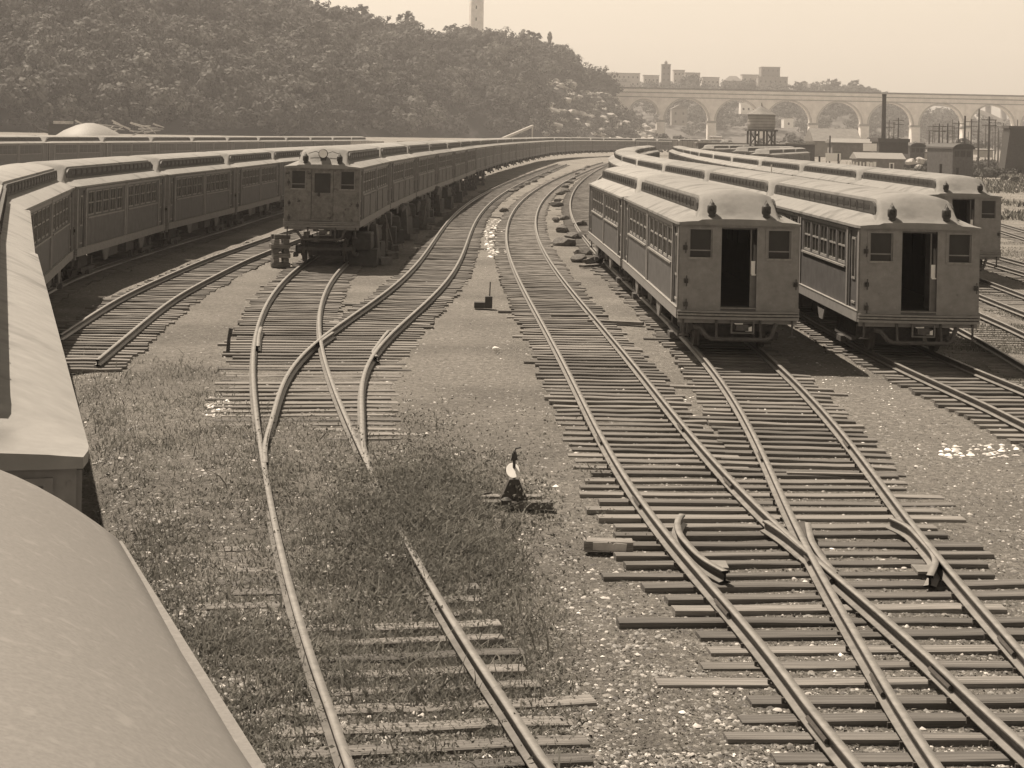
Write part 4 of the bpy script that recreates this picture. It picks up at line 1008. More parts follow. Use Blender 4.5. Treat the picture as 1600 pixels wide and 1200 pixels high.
# plank under the front of the raised car
mb = MB(); mb.box(-.9, .9, -.12, .12, 0, .08); x, y = at_px(548, 372, .3); o = mb.obj('plank', 'tiel'); o.location = (x, y, .02); o.rotation_euler = (0, .06, .35); tag(o, 'pale plank lying under the raised headlight car', 'plank')
# scrap lumps between the clear track and the centre pair
r = random.Random(21)
lumps = [(906,408,.5),(912,398,.6),(925,413,.55),(884,382,.7),(893,372,.6),(880,362,.6),(868,346,.4),(881,343,.4),(868,322,.6),(872,315,.5),(876,304,.5),(884,300,.6),(882,293,.5),(890,286,.6),(896,280,.6),(903,273,.6),(910,266,.7),(917,262,.6),(908,352,.5),(905,372,.55),(800,300,.4),(806,298,.4),(815,293,.4),(824,288,.5),(835,284,.4),(846,277,.5),(858,270,.5),(788,330,.5)]
lm = []
for k in range(6):
    me = rock_mesh(k+20, 1, .75, .6); me.name = 'scrap_lump'; me.materials.clear(); me.materials.append(M['wood']); lm.append(me)
for k, (px, py, s) in enumerate(lumps):
    x, y = at_px(px, py); o = link('timber_lump', lm[k % 6], loc=(x, y, .12)); o.scale = (s, s*.9, s*.75); o.rotation_euler = (0, 0, r.uniform(0, 6))
    tag(o, 'dark broken timber lump in the line beside the clear track' if px > 860 else 'dark lump between the two distant curving tracks', 'debris', 'dark lumps right of the clear track' if px > 860 else 'dark lumps between distant tracks')
# offcut sleepers
for k, (px, py, L, a, m, label) in enumerate([(962,505,1.5,-.25,'tie','longer board lying left of the front open-doored car'), (905,495,1.6,.1,'tie','weathered board on the ground left of the centre pair wheels'),
        (922,416,1.1,.9,'tie','short timber lying at the far end of the line of lumps'), (1297,743,1.3,.0,'tiel','pale thin board lying between the rails before the frog'), (745,795,.1,0,'tie',None)]):
    if not label: continue
    x, y = at_px(px, py); mb = MB(); w_ = .045 if k == 3 else .12; mb.box(-L/2, L/2, -w_, w_, 0, .03 if k == 3 else .09); o = mb.obj('board', m, bevel=.005); o.location = (x, y, .03 if k == 3 else 0); o.rotation_euler = (0, 0, a); tag(o, label, 'board')
# black stop block with upright
x, y = at_px(755, 480); root = empty('stop_block', (x, y, 0)); tag(root, 'small black L-shaped iron block with upright pin on the bare gravel', 'stop block')
mb = MB(); mb.box(-.26, .05, -.16, .16, 0, .17); mb.obj('base', 'dark', root, bevel=.01); mb = MB(); mb.box(.052, .26, -.16, .16, 0, .34); mb.obj('block', 'dark', root, bevel=.01)
mb = MB(); mb.tube([(.18, 0, .34), (.19, 0, .75)], .02, 6); mb.obj('pin', 'dark', root)
# white stone
x, y = at_px(776, 549); me = rock_mesh(77, 1, .7, .7); me.materials.clear(); me.materials.append(M['white']); o = link('white_stone', me, loc=(x, y, .07)); o.scale = (.11, .11, .11)
tag(o, 'single white stone on the bare gravel between the tracks', 'stone')
# switch stand with round white target
x, y = at_px(803, 792); root = empty('switch_stand', (x, y, 0), .05); root.scale = (.95, .9, .78); tag(root, 'low switch stand with round white target on dark timbers', 'switch stand')
for k, (a, b, yy, dz) in enumerate(((-1.0, .55, .0, 0), (-.55, .42, .42, .0))):
    mb = MB(); timber(mb, (a+b)/2, yy, dz, b-a, .2, .13, .02*k); mb.obj('timber', 'tie', root, bevel=.012)
mb = MB(); mb.prism([(-.2, .13), (.2, .13), (.13, .30), (.07, .48), (-.07, .48), (-.13, .30)], .05, .28, 'y'); mb.obj('base', 'rail', root, bevel=.01)
mb = MB(); mb.tube([(0, .16, .3), (0, .16, .95), (.02, .16, 1.0), (.09, .16, 1.02)], [.022, .02, .016, .012], 8); mb.obj('mast', 'dark', root)
mb = MB(); mb.lathe([(.128, 0), (.132, .006), (.128, .012)], (0, 0, 0), 'y', 28); tg = mb.obj('target', 'white', root); tg.location = (-.02, .12, .63); tg.rotation_euler = (math.radians(-42), 0, 0); tg.scale = (.72, .8, 1.12)
mb = MB(); mb.prism([(-.05, .80), (.05, .80), (.03, .92), (-.03, .92)], .14, .18, 'y'); mb.obj('lamp_socket', 'dark', root)
mb = MB(); mb.tube([(0, .1, .4), (.02, .0, .36), (.06, -.12, .12)], .016, 6); mb.tube([(-.3, .3, .2), (-1.9, -.9, .12)], .018, 6); mb.obj('throw_lever', 'rail', root)
mb = MB(); mb.lathe([(.02, 0), (.07, .02), (.08, .1), (.03, .14)], (-.12, -.14, .08), 'z', 12); mb.obj('weight', 'dark', root)
# notice-like white plank by the sleeper ends
x, y = at_px(950, 856); mb = MB(); mb.box(-.30, .30, -.12, .12, 0, .12); o = mb.obj('sleeper_offcut', 'tie', bevel=.01); o.location = (x, y, 0)
mb = MB(); mb.prism([(-.19, .02), (.21, .01), (.22, .10), (.08, .11), (.05, .09), (.02, .115), (-.19, .11)], -.135, -.122, 'y'); mb.obj('pale_patch', 'stone', o)
tag(o, 'short timber block with a pale patch beside the sleeper ends', 'timber block')
# small post and bush sticks in the weeds
for (px, py, h, label) in ((356, 550, .55, 'short dark stake in the weeds left of the weedy track'), (927, 690, .0, None)):
    if label: x, y = at_px(px, py); mb = MB(); mb.tube([(0, 0, 0), (.02, 0, h*.6), (.06, .01, h)], [.045, .04, .05], 7); o = mb.obj('stake', 'dark'); o.location = (x, y, 0); tag(o, label, 'stake')

# scattered small stones, paper and chips
def stones(name, pts, sizes, mats, label, seed=0):
    r = np.random.default_rng(seed); n = len(pts)
    base = np.array([(1,0,0),(.2,.9,0),(-.9,.5,0),(-.8,-.6,0),(.3,-.9,0),(.35,.25,.5),(-.4,-.1,.46)]); Fb = np.array([(0,1,5),(1,6,5),(1,2,6),(2,3,6),(3,4,6),(4,5,6),(4,0,5)])
    a = r.uniform(0, 6.28, n); c, s_ = np.cos(a), np.sin(a); sz = sizes[:, None]*r.uniform(.6, 1.3, (n, 3))
    L = base[None]*sz[:, None, :]; X = L[..., 0]*c[:, None]-L[..., 1]*s_[:, None]; Y = L[..., 0]*s_[:, None]+L[..., 1]*c[:, None]
    V = np.stack([X+pts[:, 0:1], Y+pts[:, 1:2], L[..., 2]+pts[:, 2:3]], -1).reshape(-1, 3); F = (Fb[None]+(np.arange(n)*7)[:, None, None]).reshape(-1, 3)
    o = link(name, raw_mesh(name, V, F, mats, r.integers(0, len(mats), n).repeat(7), k=3)); tag(o, label, name, kind='stuff'); return o
r = np.random.default_rng(4)
def scatter_px(n, x0, x1, y0, y1, z=0, pw=1):
    px = r.uniform(x0, x1, n); py = y0+(y1-y0)*r.random(n)**pw
    P = np.array([p2w(a, b, .02) for a, b in zip(px, py)]); zz = gz(P[:, 0], P[:, 1])
    return np.column_stack([P, zz-.004 + z]), px, py
P1, a1, b1 = scatter_px(95000, -20, 1620, 400, 1230, pw=.8)
stones('gravel', P1, np.clip(r.gamma(2.4, .0062, len(P1)), .006, .04), ['pebble', 'pebble', 'trim', 'under', 'wood', 'trim', 'pebble', 'trim', 'stone'], 'loose ballast gravel scattered over the yard', 1)
P2, a2, b2 = scatter_px(900, 560, 1600, 400, 1200)
P3, _, _ = scatter_px(75, 1470, 1590, 690, 712); P4, _, _ = scatter_px(70, 322, 362, 618, 650); P5, _, _ = scatter_px(260, 757, 792, 342, 400); P6, _, _ = scatter_px(300, 1060, 1400, 560, 760)
PP_ = np.concatenate([P2, P3, P4, P5, P6]); sz = np.concatenate([np.clip(r.gamma(1.6, .008, 900), .006, .05), r.uniform(.015, .07, 75), r.uniform(.02, .06, 70), r.uniform(.02, .11, 260), r.uniform(.012, .035, 300)])
PP_[:, 2] += .01; stones('litter', PP_, sz, ['white', 'stone', 'stone'], 'white chips, paper scraps and lime scattered over gravel and sleepers', 2)

# ---------------------------------------------------------------- grass and weeds
def blades(P, H, Wd, name, mats, label, mi=None, seed=0, lean=.5, cat='grass'):
    r = np.random.default_rng(seed); n = len(P); a = r.uniform(0, 6.28, n); w_ = Wd[:, None]
    d = np.stack([np.cos(a), np.sin(a), np.zeros(n)], 1); le = r.uniform(0, 6.28, n); ln = np.stack([np.cos(le), np.sin(le), np.zeros(n)], 1)*(H*r.uniform(.1, lean, n))[:, None]
    up = np.array([0, 0, 1.])*H[:, None]
    b0, b1 = P-d*w_, P+d*w_; m0, m1 = P+ln*.35+up*.55-d*w_*.8, P+ln*.35+up*.55+d*w_*.8; t = P+ln+up*.95
    V = np.stack([b0, b1, m1, m0, t+d*w_*.1, t-d*w_*.1], 1).reshape(-1, 3); k = np.arange(n)*6
    F = np.stack([np.stack([k, k+1, k+2, k+3], 1), np.stack([k+3, k+2, k+4, k+5], 1)], 1).reshape(-1, 4)
    o = link(name, raw_mesh(name, V, F, mats, r.choice(len(mats), n, p=mi).repeat(2))); tag(o, label, cat, kind='stuff'); return o
def weed_mask(px, py, X, Y):
    """how weedy the ground is, from the beds the photograph shows"""
    d = np.zeros(len(px)); py_ = py
    left = np.clip((np.interp(py_, [540, 600, 680, 720, 800, 900, 1000, 1100, 1200], [330, 400, 560, 680, 790, 860, 830, 800, 700]) - px)/70, 0, 1) * np.clip((py_-np.interp(px, [120, 200, 330, 400, 600], [500, 545, 520, 560, 640]))/40, 0, 1)
    d = np.maximum(d, left*.5)
    core = np.exp(-(((px-690)/130)**2+((py_-830)/90)**2)); d = np.maximum(d, core*1.05*np.clip((840-px)/60+.3, 0, 1))
    low = np.clip((py_-860)/80, 0, 1)*np.clip((920-px)/90, 0, 1); d = np.maximum(d, low*.28)
    d *= np.clip(-.15+1.0*vnoise(X*.9, Y*.9, 8)+.75*vnoise(X*2.9, Y*2.9, 18), .06, 1.2)
    return np.clip(d, 0, 1)
N = 300000
px = r.uniform(60, 960, N); py = 500+740*r.random(N)**.8; A = np.array([p2w(a, b, .02) for a, b in zip(px, py)]); mk = weed_mask(px, py, A[:, 0], A[:, 1])
keep = r.random(N) < mk; A = A[keep]; mk_ = mk[keep]; pxk, pyk = px[keep], py[keep]
# nothing grows on the car side of the row or through the carriage
rax = np.interp(A[:, 1], RA.P[:, 1], RA.P[:, 0]); ok = A[:, 0] > rax+2.3; A, mk_, pxk, pyk = A[ok], mk_[ok], pxk[ok], pyk[ok]
P_ = np.column_stack([A, gz(A[:, 0], A[:, 1])-.01]); n = len(P_)
nearc = np.exp(-(((pxk-690)/130)**2+((pyk-820)/100)**2))
H = (.03+.08*r.random(n)**1.5*(.6+mk_)) + nearc*r.uniform(0, .2, n); tall = r.random(n) < .01; H[tall] += r.uniform(.08, .25, tall.sum())
blades(P_, H, r.uniform(.005, .012, n), 'grass', ['grass', 'weed', 'straw'], 'rank grass and weeds overgrowing the left-hand tracks', [.6, .22, .18], 5, lean=1.7)
# broad leafed weeds in clumps
nc = 560; cx = np.concatenate([r.normal(670, 100, 340), r.uniform(180, 860, 220)]); cy = np.concatenate([r.normal(810, 70, 340), r.uniform(640, 1190, 220)])
C = np.array([p2w(a, b, .02) for a, b in zip(cx, cy)]); okk = (C[:, 0] > np.interp(C[:, 1], RA.P[:, 1], RA.P[:, 0])+1.8); C = C[okk]; big = (np.arange(nc) < 340)[okk]
Q = []
for k, (x, y) in enumerate(C):
    h = r.choice([.12, .2, .3, .5]) if big[k] else r.uniform(.06, .2); m = int(r.integers(12, 50)) if big[k] else 18
    q = r.normal(size=(m, 3))*np.array([.16, .16, 0]) + np.array([x, y, 0]); q[:, 2] = r.uniform(.02, h, m) + gat(x, y)
    nrm = r.normal(size=(m, 3)); nrm /= np.linalg.norm(nrm, axis=1)[:, None]; a = np.cross(nrm, r.normal(size=(m, 3))); a /= np.linalg.norm(a, axis=1)[:, None]; b = np.cross(nrm, a); s = r.uniform(.012, .034, (m, 1))
    Q.append(np.stack([q-a*s, q-b*s*.5, q+a*s, q+b*s*.5], 1))
Q = np.concatenate(Q); o = link('weeds', quads_mesh('weeds', Q, ['weed', 'grass'], r.integers(0, 2, len(Q)))); tag(o, 'leafy weeds thickest around the buried switch', 'weeds', kind='stuff')
# dead leaves and dry litter on the near gravel
P7, a7, b7 = scatter_px(26000, 560, 1620, 620, 1230, pw=.7); n = len(P7)
H = r.uniform(.004, .03, n); blades(P7, H, r.uniform(.005, .016, n), 'dry_leaves', ['straw', 'wood', 'grass'], 'dry leaf litter and stalks on the bare gravel', [.4, .35, .25], 9, lean=3.0, cat='leaf litter')
# thin grass on the right-hand ground
P8, a8, b8 = scatter_px(70000, 1400, 1640, 245, 620, pw=1.1); k8 = (vnoise(P8[:, 0]*.4, P8[:, 1]*.4, 4) > .45) & (P8[:, 0] > np.interp(P8[:, 1], R3.P[:, 1], R3.P[:, 0])+1.4); P8 = P8[k8]; n = len(P8)
blades(P8, r.uniform(.02, .08, n), r.uniform(.008, .02, n), 'verge_grass', ['grass', 'weed', 'straw'], 'thin grass between the right-hand tracks', [.6, .25, .15], 12)

# ---------------------------------------------------------------- far left: mound and wreckage beyond the straight row
x, z = atZ(140, 300, 213)
mb = MB(); mb.lathe([(9, -3), (6.3, 1.2), (4.2, 2.6), (2.2, 3.5), (.6, 3.9)], seg=18); o = mb.obj('dirt_mound', 'trim', smooth=True); o.location = (x, 300, z-1.7); tag(o, 'pale heap of sand beyond the far left row', 'mound')
x, z = atZ(88, 310, 212); root = empty('crawler_crane', (x, 310, z)); tag(root, 'dark boxy machine with a short boom beside the pale sand heap', 'machine')
mb = MB(); mb.box(-1, 4.0, -1.5, 1.5, .1, 2.0); mb.obj('cab', 'dark', root); mb = MB(); mb.box(-.2, 2.5, -1.4, 1.4, 2.0, 2.5); mb.obj('roof', 'stone', root); mb = MB(); mb.tube([(-.8, 0, .4), (-3.2, 0, 1.0), (-4.0, 0, 1.9)], .25, 6); mb.obj('boom', 'under', root)
mb = MB(); mb.box(-4.5, 4.3, -1.2, 1.2, -.5, 0); mb.obj('bed', 'trim', root)
r5 = random.Random(8)
for k in range(22):
    px = r5.uniform(128, 250); Z = r5.uniform(420, 455); x, z = atZ(px, Z, r5.uniform(196, 212)); mb = MB(); L = r5.uniform(2, 6.5); a = r5.uniform(-.2, 1.1)*r5.choice([-1, 1])
    mb.tube([(-L/2*math.cos(a), 0, -L/2*math.sin(a)), (L/2*math.cos(a), r5.uniform(-1, 1), L/2*math.sin(a))], [.22, .1], 5); o = mb.obj('fallen_log', 'stone' if k % 3 else 'trim'); o.location = (x, Z, max(z, 3.5))
    tag(o, 'bleached fallen log lying against the foot of the wooded hill', 'log', 'bleached logs at the foot of the hill')
# pale low wall strip along the far bank
for k, (p0, p1, py, Z) in enumerate(((548, 600, 222, 300), (620, 640, 223, 330), (668, 705, 221, 420))):
    xa, z = atZ(p0, Z, py); xb, _ = atZ(p1, Z, py); mb = MB(); mb.box(xa, xb, Z, Z+.5, -.5, z+.25); o = mb.obj('low_wall', 'stone')
    tag(o, ['longest piece of low pale wall behind the raised row', 'shortest piece of low pale wall behind the raised row', 'low pale wall piece nearest the slanting chute'][k], 'wall')

# ---------------------------------------------------------------- water tank, sheds, chimney and poles at the right
def flat(px0, px1, ytop, ybot, Z):
    xa, zt = atZ(px0, Z, ytop); xb, _ = atZ(px1, Z, ytop); _, zb = atZ((px0+px1)/2, Z, ybot); return xa, xb, zb, zt
xa, xb, zb, zt = flat(1168, 1212, 179, 206, 330); c = (xa+xb)/2; R_ = (xb-xa)/2
root = empty('water_tank', (c, 330, 0)); tag(root, 'round wooden water tank with a pointed roof on timber legs', 'water tank')
mb = MB(); mb.lathe([(R_*.94, zb+.45), (R_, zb+1.2), (R_*.97, zt+.1)], seg=24); tk = mb.obj('tank', 'masonryd', root, smooth=False)
for zz in np.linspace(zb+.8, zt-.2, 5):
    mb = MB(); mb.lathe([(R_*.99+.03, zz-.025), (R_*.99+.03, zz+.025)], seg=24); mb.obj('hoop', 'under', tk)
mb = MB(); mb.lathe([(R_*1.08, zt+.05), (R_*.72, zt+.55), (R_*.35, zt+1.15), (.15, zt+1.6), (.05, zt+2.2)], seg=24); mb.obj('roof', 'slate', root)
mb = MB(); mb.box(-R_*1.05, R_*1.05, -R_, R_, zb+.1, zb+.42); mb.obj('platform', 'under', root)
for sx in (-.85, -.3, .3, .85):
    for sy in (-.8, .8): mb = MB(); mb.box(sx*R_-.17, sx*R_+.17, sy*R_-.17, sy*R_+.17, 0, zb+.1); mb.obj('leg', 'under', root)
for sx in (-1, 1): mb = MB(); mb.tube([(sx*.85*R_, -.8*R_-.1, zb-.2), (sx*.3*R_, -.8*R_-.1, zb-2.2)], .12, 5); mb.tube([(sx*.3*R_, -.8*R_-.1, zb-.2), (sx*.85*R_, -.8*R_-.1, zb-2.2)], .12, 5); mb.obj('brace', 'under', root)

def shed(px0, px1, ytop, yeave, Z, ybot, depth, label, wm, rm='slate', name='shed', ridge='x', wins=0, winm='dark', winsz=(.5, .6)):
    xa, xb, zb, zt = flat(px0, px1, ytop, ybot, Z); ze = atZ((px0+px1)/2, Z, yeave)[1]; zb = min(zb, 0.0) if zb < .8 else zb
    root = empty(name, (xa, Z, zb)); tag(root, label, 'building' if name != 'shed' else 'shed'); W = xb-xa; H = zt-zb; E = ze-zb
    mb = MB(); mb.box(.15, W-.15, .2, depth-.2, 0, E-.003); wall = mb.obj('wall', wm, root)
    mb = MB()
    if ridge == 'x': mb.prism([(-.2, E), (depth+.2, E), (depth+.2, E+.12), (depth/2, H), (-.2, E+.12)], -.2, W+.2, 'x')
    elif ridge == 'flat': mb.box(-.1, W+.1, -.1, depth+.1, E, H)
    else: mb.prism([(-.2, E), (W+.2, E), (W/2, H)], -.2, depth+.2, 'y')
    mb.obj('roof', rm, root)
    for k in range(wins):
        xx = W*(k+.6)/(wins+.2); w2, h2 = winsz; zc = E*.5
        mb = MB(); mb.box(xx-w2, xx+w2, .12, .2, zc-h2, zc+h2, 0); mb.box(xx-w2*.45, xx+w2*.45, .06, .119, zc-h2*.6, zc+h2*.75, 1); mb.obj('window', [winm, 'dark'], root)
    return root
shed(1340, 1414, 238, 249, 300, 272, 6, 'low brick hut with two white framed windows', 'brick', 'trim', wins=2, winm='white', winsz=(.42, .68))
shed(1273, 1346, 200, 222, 360, 246, 12, 'wide shed with a broad grey roof left of the tall chimney', 'masonryd', 'slate')
shed(1300, 1372, 216, 224, 335, 250, 6, 'long low roof between the wide grey shed and the tall chimney', 'brick', 'trim')
shed(1373, 1421, 216, 222, 312, 240, 7, 'dark flat-topped shed at the foot of the tall chimney', 'dark', 'under', ridge='flat')
shed(1228, 1275, 223, 226, 330, 262, 7, 'dark long flat-roofed shed behind the parked lorry', 'under', 'trim', ridge='flat')
shed(1090, 1232, 222, 225, 345, 262, 5, 'long dark shed below the wooden water tank', 'under', 'trim', ridge='flat')
for (p0, p1, a, b, Z, label, m) in ((1290, 1314, 239, 252, 290, 'white board standing left of the brick hut', 'white'), (1349, 1370, 224, 236, 305, 'pale sheet hung beside the dark flat-topped shed', 'white')):
    xa, xb, zb, zt = flat(p0, p1, a, b, Z); mb = MB(); mb.box(xa, xb, Z, Z+.1, zb, zt); o = mb.obj('board', m); tag(o, label, 'board')
    for x in (xa+.2, xb-.2): mb = MB(); mb.box(x-.06, x+.06, Z+.1, Z+.2, -.1, zt); mb.obj('post', 'wood', o)
xa, xb, zb, zt = flat(1322, 1370, 252, 260, 288); root = empty('fence', (xa, 288, 0)); tag(root, 'low fence of pale boards just left of the brick hut', 'fence')
for k in range(9):
    mb = MB(); w_ = (xb-xa)/9; mb.box(k*w_, k*w_+w_*(.45 if k < 6 else .85), 0, .06, zb, zt-.1*(k % 2)); mb.obj('board', 'white', root)
mb = MB(); mb.box(0, xb-xa, .07, .15, 0, zb+.2); mb.obj('rail', 'under', root)
xa, xb, zb, zt = flat(1378.5, 1385, 147, 250, 318); root = empty('chimney', ((xa+xb)/2, 318, 0)); tag(root, 'tall plain black smokestack standing before the arched bridge', 'chimney')
mb = MB(); mb.lathe([(.42, 0), (.36, zt-.3)], seg=16); mb.obj('stack', 'under', root); mb = MB(); mb.lathe([(.40, zt-.3), (.42, zt)], seg=16); mb.obj('rim', 'dark', root)
# heap of pale rubble right of the hut
for k in range(9):
    px = 1418+22*r5.random(); py = 246+24*r5.random(); x, z = atZ(px, 296, py); o = link('rubble', rocks[k % 4], loc=(x, 296+r5.uniform(-1, 1), max(.2, z))); s = r5.uniform(.5, 1.0); o.scale = (s, s, s)
    tag(o, 'pale block in the rubble heap right of the brick hut', 'rubble', 'pale rubble beside the brick hut')
# vertical board fence
xa, xb, zb, zt = flat(1050, 1112, 219, 246, 420); root = empty('fence', (xa, 420, 0)); tag(root, 'tall grey board fence right of where the raised row ends', 'fence')
for k in range(24):
    w_ = (xb-xa)/24; mb = MB(); mb.box(k*w_, k*w_+w_*.86, 0, .08, 0, zt+r5.uniform(-.2, .1)); mb.obj('board', 'masonryd' if k % 3 else 'brick', root)
# lorry
xc, _ = atZ(1249, 185, 250); root = empty('lorry', (xc, 185, 0)); tag(root, 'dark open lorry seen from the front, parked behind the rearmost row', 'lorry')
mb = MB(); mb.box(-.75, .75, -.9, .5, 1.0, 1.75); mb.prism([(-.9, 1.0), (-2.1, 1.0), (-2.1, 1.45), (-.9, 1.65)], -.5, .5, 'x'); mb.obj('body', 'dark', root)
mb = MB(); mb.box(-.95, .95, -.95, .6, 2.75, 2.9); 
for sx in (-1, 1): mb.box(sx*.85-.06, sx*.85+.06, -.9, -.8, 1.7, 2.75)
mb.obj('cab_roof', 'trim', root); mb = MB(); mb.box(-.79, .79, -.88, -.84, 1.76, 2.7); mb.obj('windscreen', 'glass', root); mb = MB(); mb.box(-1.0, 1.0, .7, 4.0, .9, 2.2); mb.obj('bed', 'wood', root)
for sx in (-1, 1):
    for yy in (-1.6, 2.6): mb = MB(); mb.lathe([(.2, -.1), (.45, -.08), (.45, .08), (.2, .1)], (sx*.85, yy, .45), 'x', 16); mb.obj('wheel', 'dark', root)
    mb = MB(); mb.lathe([(.14, 0), (.16, -.12), (.08, -.15)], (sx*.5, -2.0, 1.5), 'y', 12); mb.obj('headlight', 'trim', root)
# dark end-on cars/boats at right
for (px, yt, yb, Z, wd, label) in ((1505, 224, 262, 235, 2.9, 'lone dark tram-like car standing end-on among the poles'), (1434, 223, 244, 330, 2.9, 'dark rounded vehicle right of the flat-topped shed')):
    x, zt = atZ(px, Z, yt); zb = .3; root = empty('work_car', (x, Z, 0), .25); tag(root, label, 'car')
    mb = MB(); mb.box(-wd/2, wd/2, 0, 7, .8, zt-.75); mb.obj('body', 'body', root)
    mb = MB(); n = 10; mb.prism([(-wd/2-.12, zt-.75)]+[(-(wd/2+.12)*math.cos(math.pi*k/n), zt-.70+.7*math.sin(math.pi*k/n)) for k in range(n+1)]+[(wd/2+.12, zt-.75)], -.3, 7.3, 'y'); mb.obj('roof', 'dark', root)
    for s in (-.85, 0, .85): mb = MB(); mb.box(s-.33, s+.33, -.03, .02, zt-1.75, zt-1.0); mb.obj('window', 'dark', root)
    mb = MB(); mb.box(-wd/2+.2, wd/2-.2, .2, 6.8, .35, .8); mb.obj('underframe', 'under', root)
    for yy in (1.3, 5.5): mb = MB(); mb.lathe([(.3, -.9), (.4, -.86), (.4, -.75), (.1, -.7), (.1, .7), (.4, .75), (.4, .86), (.3, .9)], (0, yy, .4), 'x', 14); mb.obj('wheelset', 'rail', root)
# black coal bunker on legs at the right edge
x, zt = atZ(1586, 300, 197); root = empty('coal_bunker', (x, 300, 0), 0); tag(root, 'tall black tapering bunker on short legs at the right edge', 'bunker')
mb = MB(); mb.v = [(-2.1,-1.9,.9),(1.3,-1.9,.9),(1.3,1.9,.9),(-2.1,1.9,.9),(-1.3,-2,zt-.4),(2.6,-2,zt-.4),(2.6,2,zt-.4),(-1.3,2,zt-.4)]
for f in ((0,3,2,1),(4,5,6,7),(0,1,5,4),(1,2,6,5),(2,3,7,6),(3,0,4,7)): mb.f.append(f); mb.mi.append(0)
mb.obj('bin', 'dark', root); mb = MB(); mb.box(-1.6, 2.8, -2.15, 2.15, zt-.4, zt); mb.obj('roof', 'under', root)
for sx in (-1.8, 1.0):
    for sy in (-1.6, 1.6): mb = MB(); mb.box(sx-.15, sx+.15, sy-.15, sy+.15, 0, .9); mb.obj('leg', 'under', root)
mb = MB(); mb.tube([(2.9, -2.2, 0), (3.1, -2.2, zt+3)], .14, 6); mb.obj('post', 'under', root)
# utility poles
def pole(px, ytop, Z, label, arm=True, rr=.13, group=None):
    x, zt = atZ(px, Z, ytop); root = empty('utility_pole', (x, Z, 0)); tag(root, label, 'pole', group)
    mb = MB(); mb.tube([(0, 0, -.2), (0, 0, zt)], [rr*1.25, rr*.8], 8); mb.obj('post', 'under' if rr > .11 else 'wood', root)
    if arm: 
        for dz in (.5, 1.3): mb = MB(); mb.box(-1.1, 1.1, -.05, .05, zt-dz-.06, zt-dz+.06); mb.obj('crossarm', 'wood', root)
pl = [(1389.5,188,340,.10),(1397,190,345,.10),(1404,184,350,.12),(1452,204,330,.1),(1468,193,300,.12),(1473,198,310,.1),(1481,193,320,.14),(1491,196,340,.1),(1498,189,330,.12),(1508,181,262,.16),(1518,186,330,.12),(1530,170,300,.14),(1546,182,270,.15),(1560,200,350,.1)]
for k, (px, yt, Z, rr) in enumerate(pl):
    if px < 1410: l = 'slender pole in the cluster just right of the tall smokestack'; g = 'poles beside the smokestack'
    elif px in (1508, 1546): l = {1508: 'thick dark pole standing before the lone end-on car', 1546: 'thick pole with crossarms nearest the black bunker'}[px]; g = None
    else: l = 'thin grey pole in the crowd of poles under the right-hand arches'; g = 'poles under the right-hand arches'
    pole(px, yt, Z, l, k % 2 == 0, rr, g)
for k, (px, yt, yb, Z) in enumerate(((1280.5, 244, 262, 240), (1297, 212, 250, 300), (1470, 256, 285, 165), (1496, 262, 290, 160), (1310, 240, 262, 290))):
    x, zt = atZ(px, Z, yt); mb = MB(); mb.tube([(0, 0, -.1), (0, 0, zt)], .13, 7); o = mb.obj('post', 'dark'); o.location = (x, Z, 0); tag(o, ['thick black post standing between the lorry and the white board', 'thin post in front of the wide grey shed', 'dark post in the grass left of the short right-hand post pair', 'short dark post in the grass below the lone end-on car', 'thin post beside the white board left of the hut'][k], 'post')
# lone white mast between the right rows
x, y = atZ(1205, 92, 281)[0], 92; z1 = atZ(1205, 92, 257)[1]; mb = MB(); mb.tube([(0, 0, 0), (0, 0, z1)], .035, 6); o = mb.obj('white_mast', 'white'); o.location = (x, y, 0); tag(o, 'thin white mast rising between the two long right-hand rows', 'mast')
# ground-level clutter: pale sheds and scrub on the far right flat
for k in range(26):
    px = r5.uniform(1000, 1640); Z = r5.uniform(420, 900); x, _ = atZ(px, Z)
    place_tree(tp[k % 4], x, Z, 0, r5.uniform(.35, .8), 'hazy bush on the flat ground in front of the arched bridge', 'bushes before the bridge', 'bush')
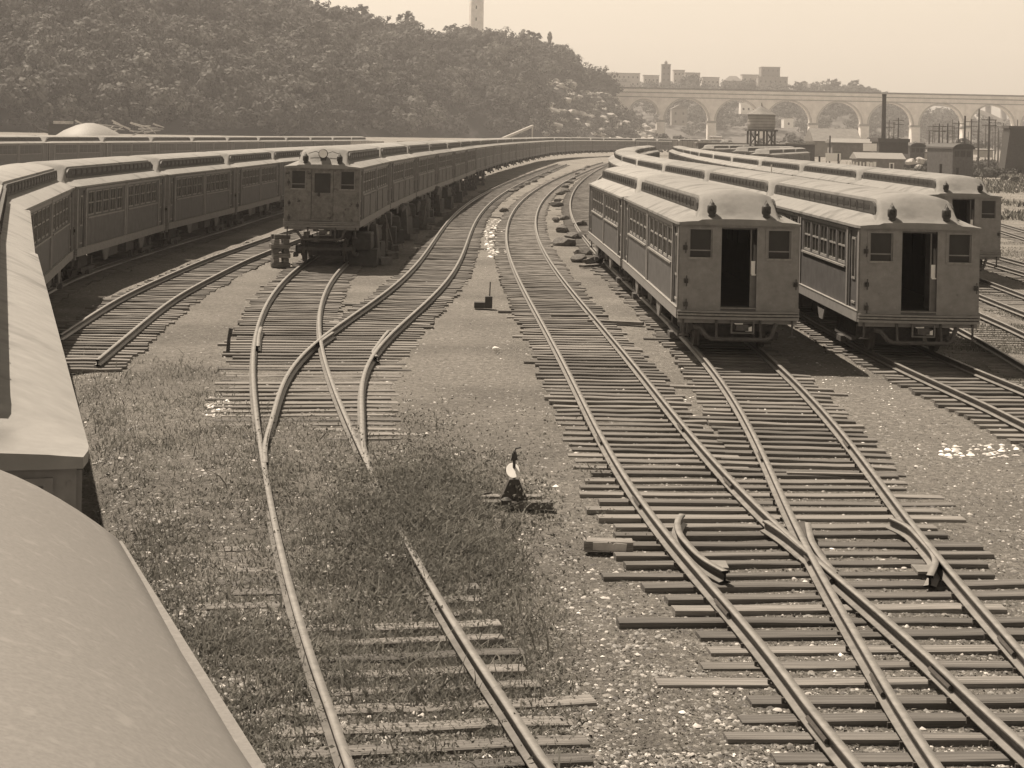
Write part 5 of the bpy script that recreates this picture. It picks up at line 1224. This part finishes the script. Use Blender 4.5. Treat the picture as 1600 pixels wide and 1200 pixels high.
# low scrub band on the rocky slope foot
def scrub(r):
    px = r.uniform(840, 1000); t = r.uniform(0, .8); x, y, z = hill_at(np.float64(px), np.float64(t)); return float(x), float(y), float(z)
o = link('scrub', quads_mesh('scrub', wood(150, scrub, .35, .7, 31), ['leaf2'])); tag(o, 'thin scrub between the boulders of the rocky slope', 'scrub', kind='stuff')

bush = empty('bush'); link('foliage', quads_mesh('foliage', leaves(22, 12, 1.0, 1.1, .13, 77, 0), ['leaf2']), bush); bcount = 0
for k in range(120):
    px = r5.uniform(1420, 1640); Z = r5.uniform(230, 420); x, _ = atZ(px, Z)
    if x < np.interp(Z, R7.P[:, 1], R7.P[:, 0])+2.5: continue
    place_tree(bush, x, Z, 0, r5.uniform(.5, 1.5), 'low scrubby bush on the rough ground among the right-hand poles', 'scrub bushes among the poles', 'bush')

for (p0, p1, a_, b_, Z, lab) in ((1444, 1462, 236, 243, 330, 'low pale hut between the dark rounded vehicle and the pole crowd'), (1528, 1552, 232, 240, 340, 'low pale lean-to behind the lone end-on car'), (1110, 1128, 212, 216, 600, 'small white hut on the flat under the second wide arch')):
    shed(p0, p1, a_, a_+3, Z, b_+6, 4, lab, 'plaster', 'slate')
for k in range(26):
    px = r5.uniform(1440, 1600); pole(px, r5.uniform(186, 206), r5.uniform(330, 560), 'thin grey pole in the crowd of poles under the right-hand arches', k % 3 == 0, .1, 'poles under the right-hand arches')

nb = 26000; Zb = r.uniform(120, 460, nb); pb = r.uniform(1380, 1680, nb); Xb = (pb-800)/FPX*Zb
kb = (vnoise(Xb*.12, Zb*.05, 14) > .38) & (Xb > np.interp(Zb, R7.P[:, 1], R7.P[:, 0])+2.2); Xb, Zb = Xb[kb], Zb[kb]; nb = len(Xb)
blades(np.column_stack([Xb, Zb, gz(Xb, Zb)-.02]), r.uniform(.1, .5, nb), r.uniform(.03, .1, nb), 'rough_growth', ['grass', 'weed', 'leafa'], 'rough growth over the open ground beyond the right-hand tracks', [.3, .4, .3], 15, lean=.9)
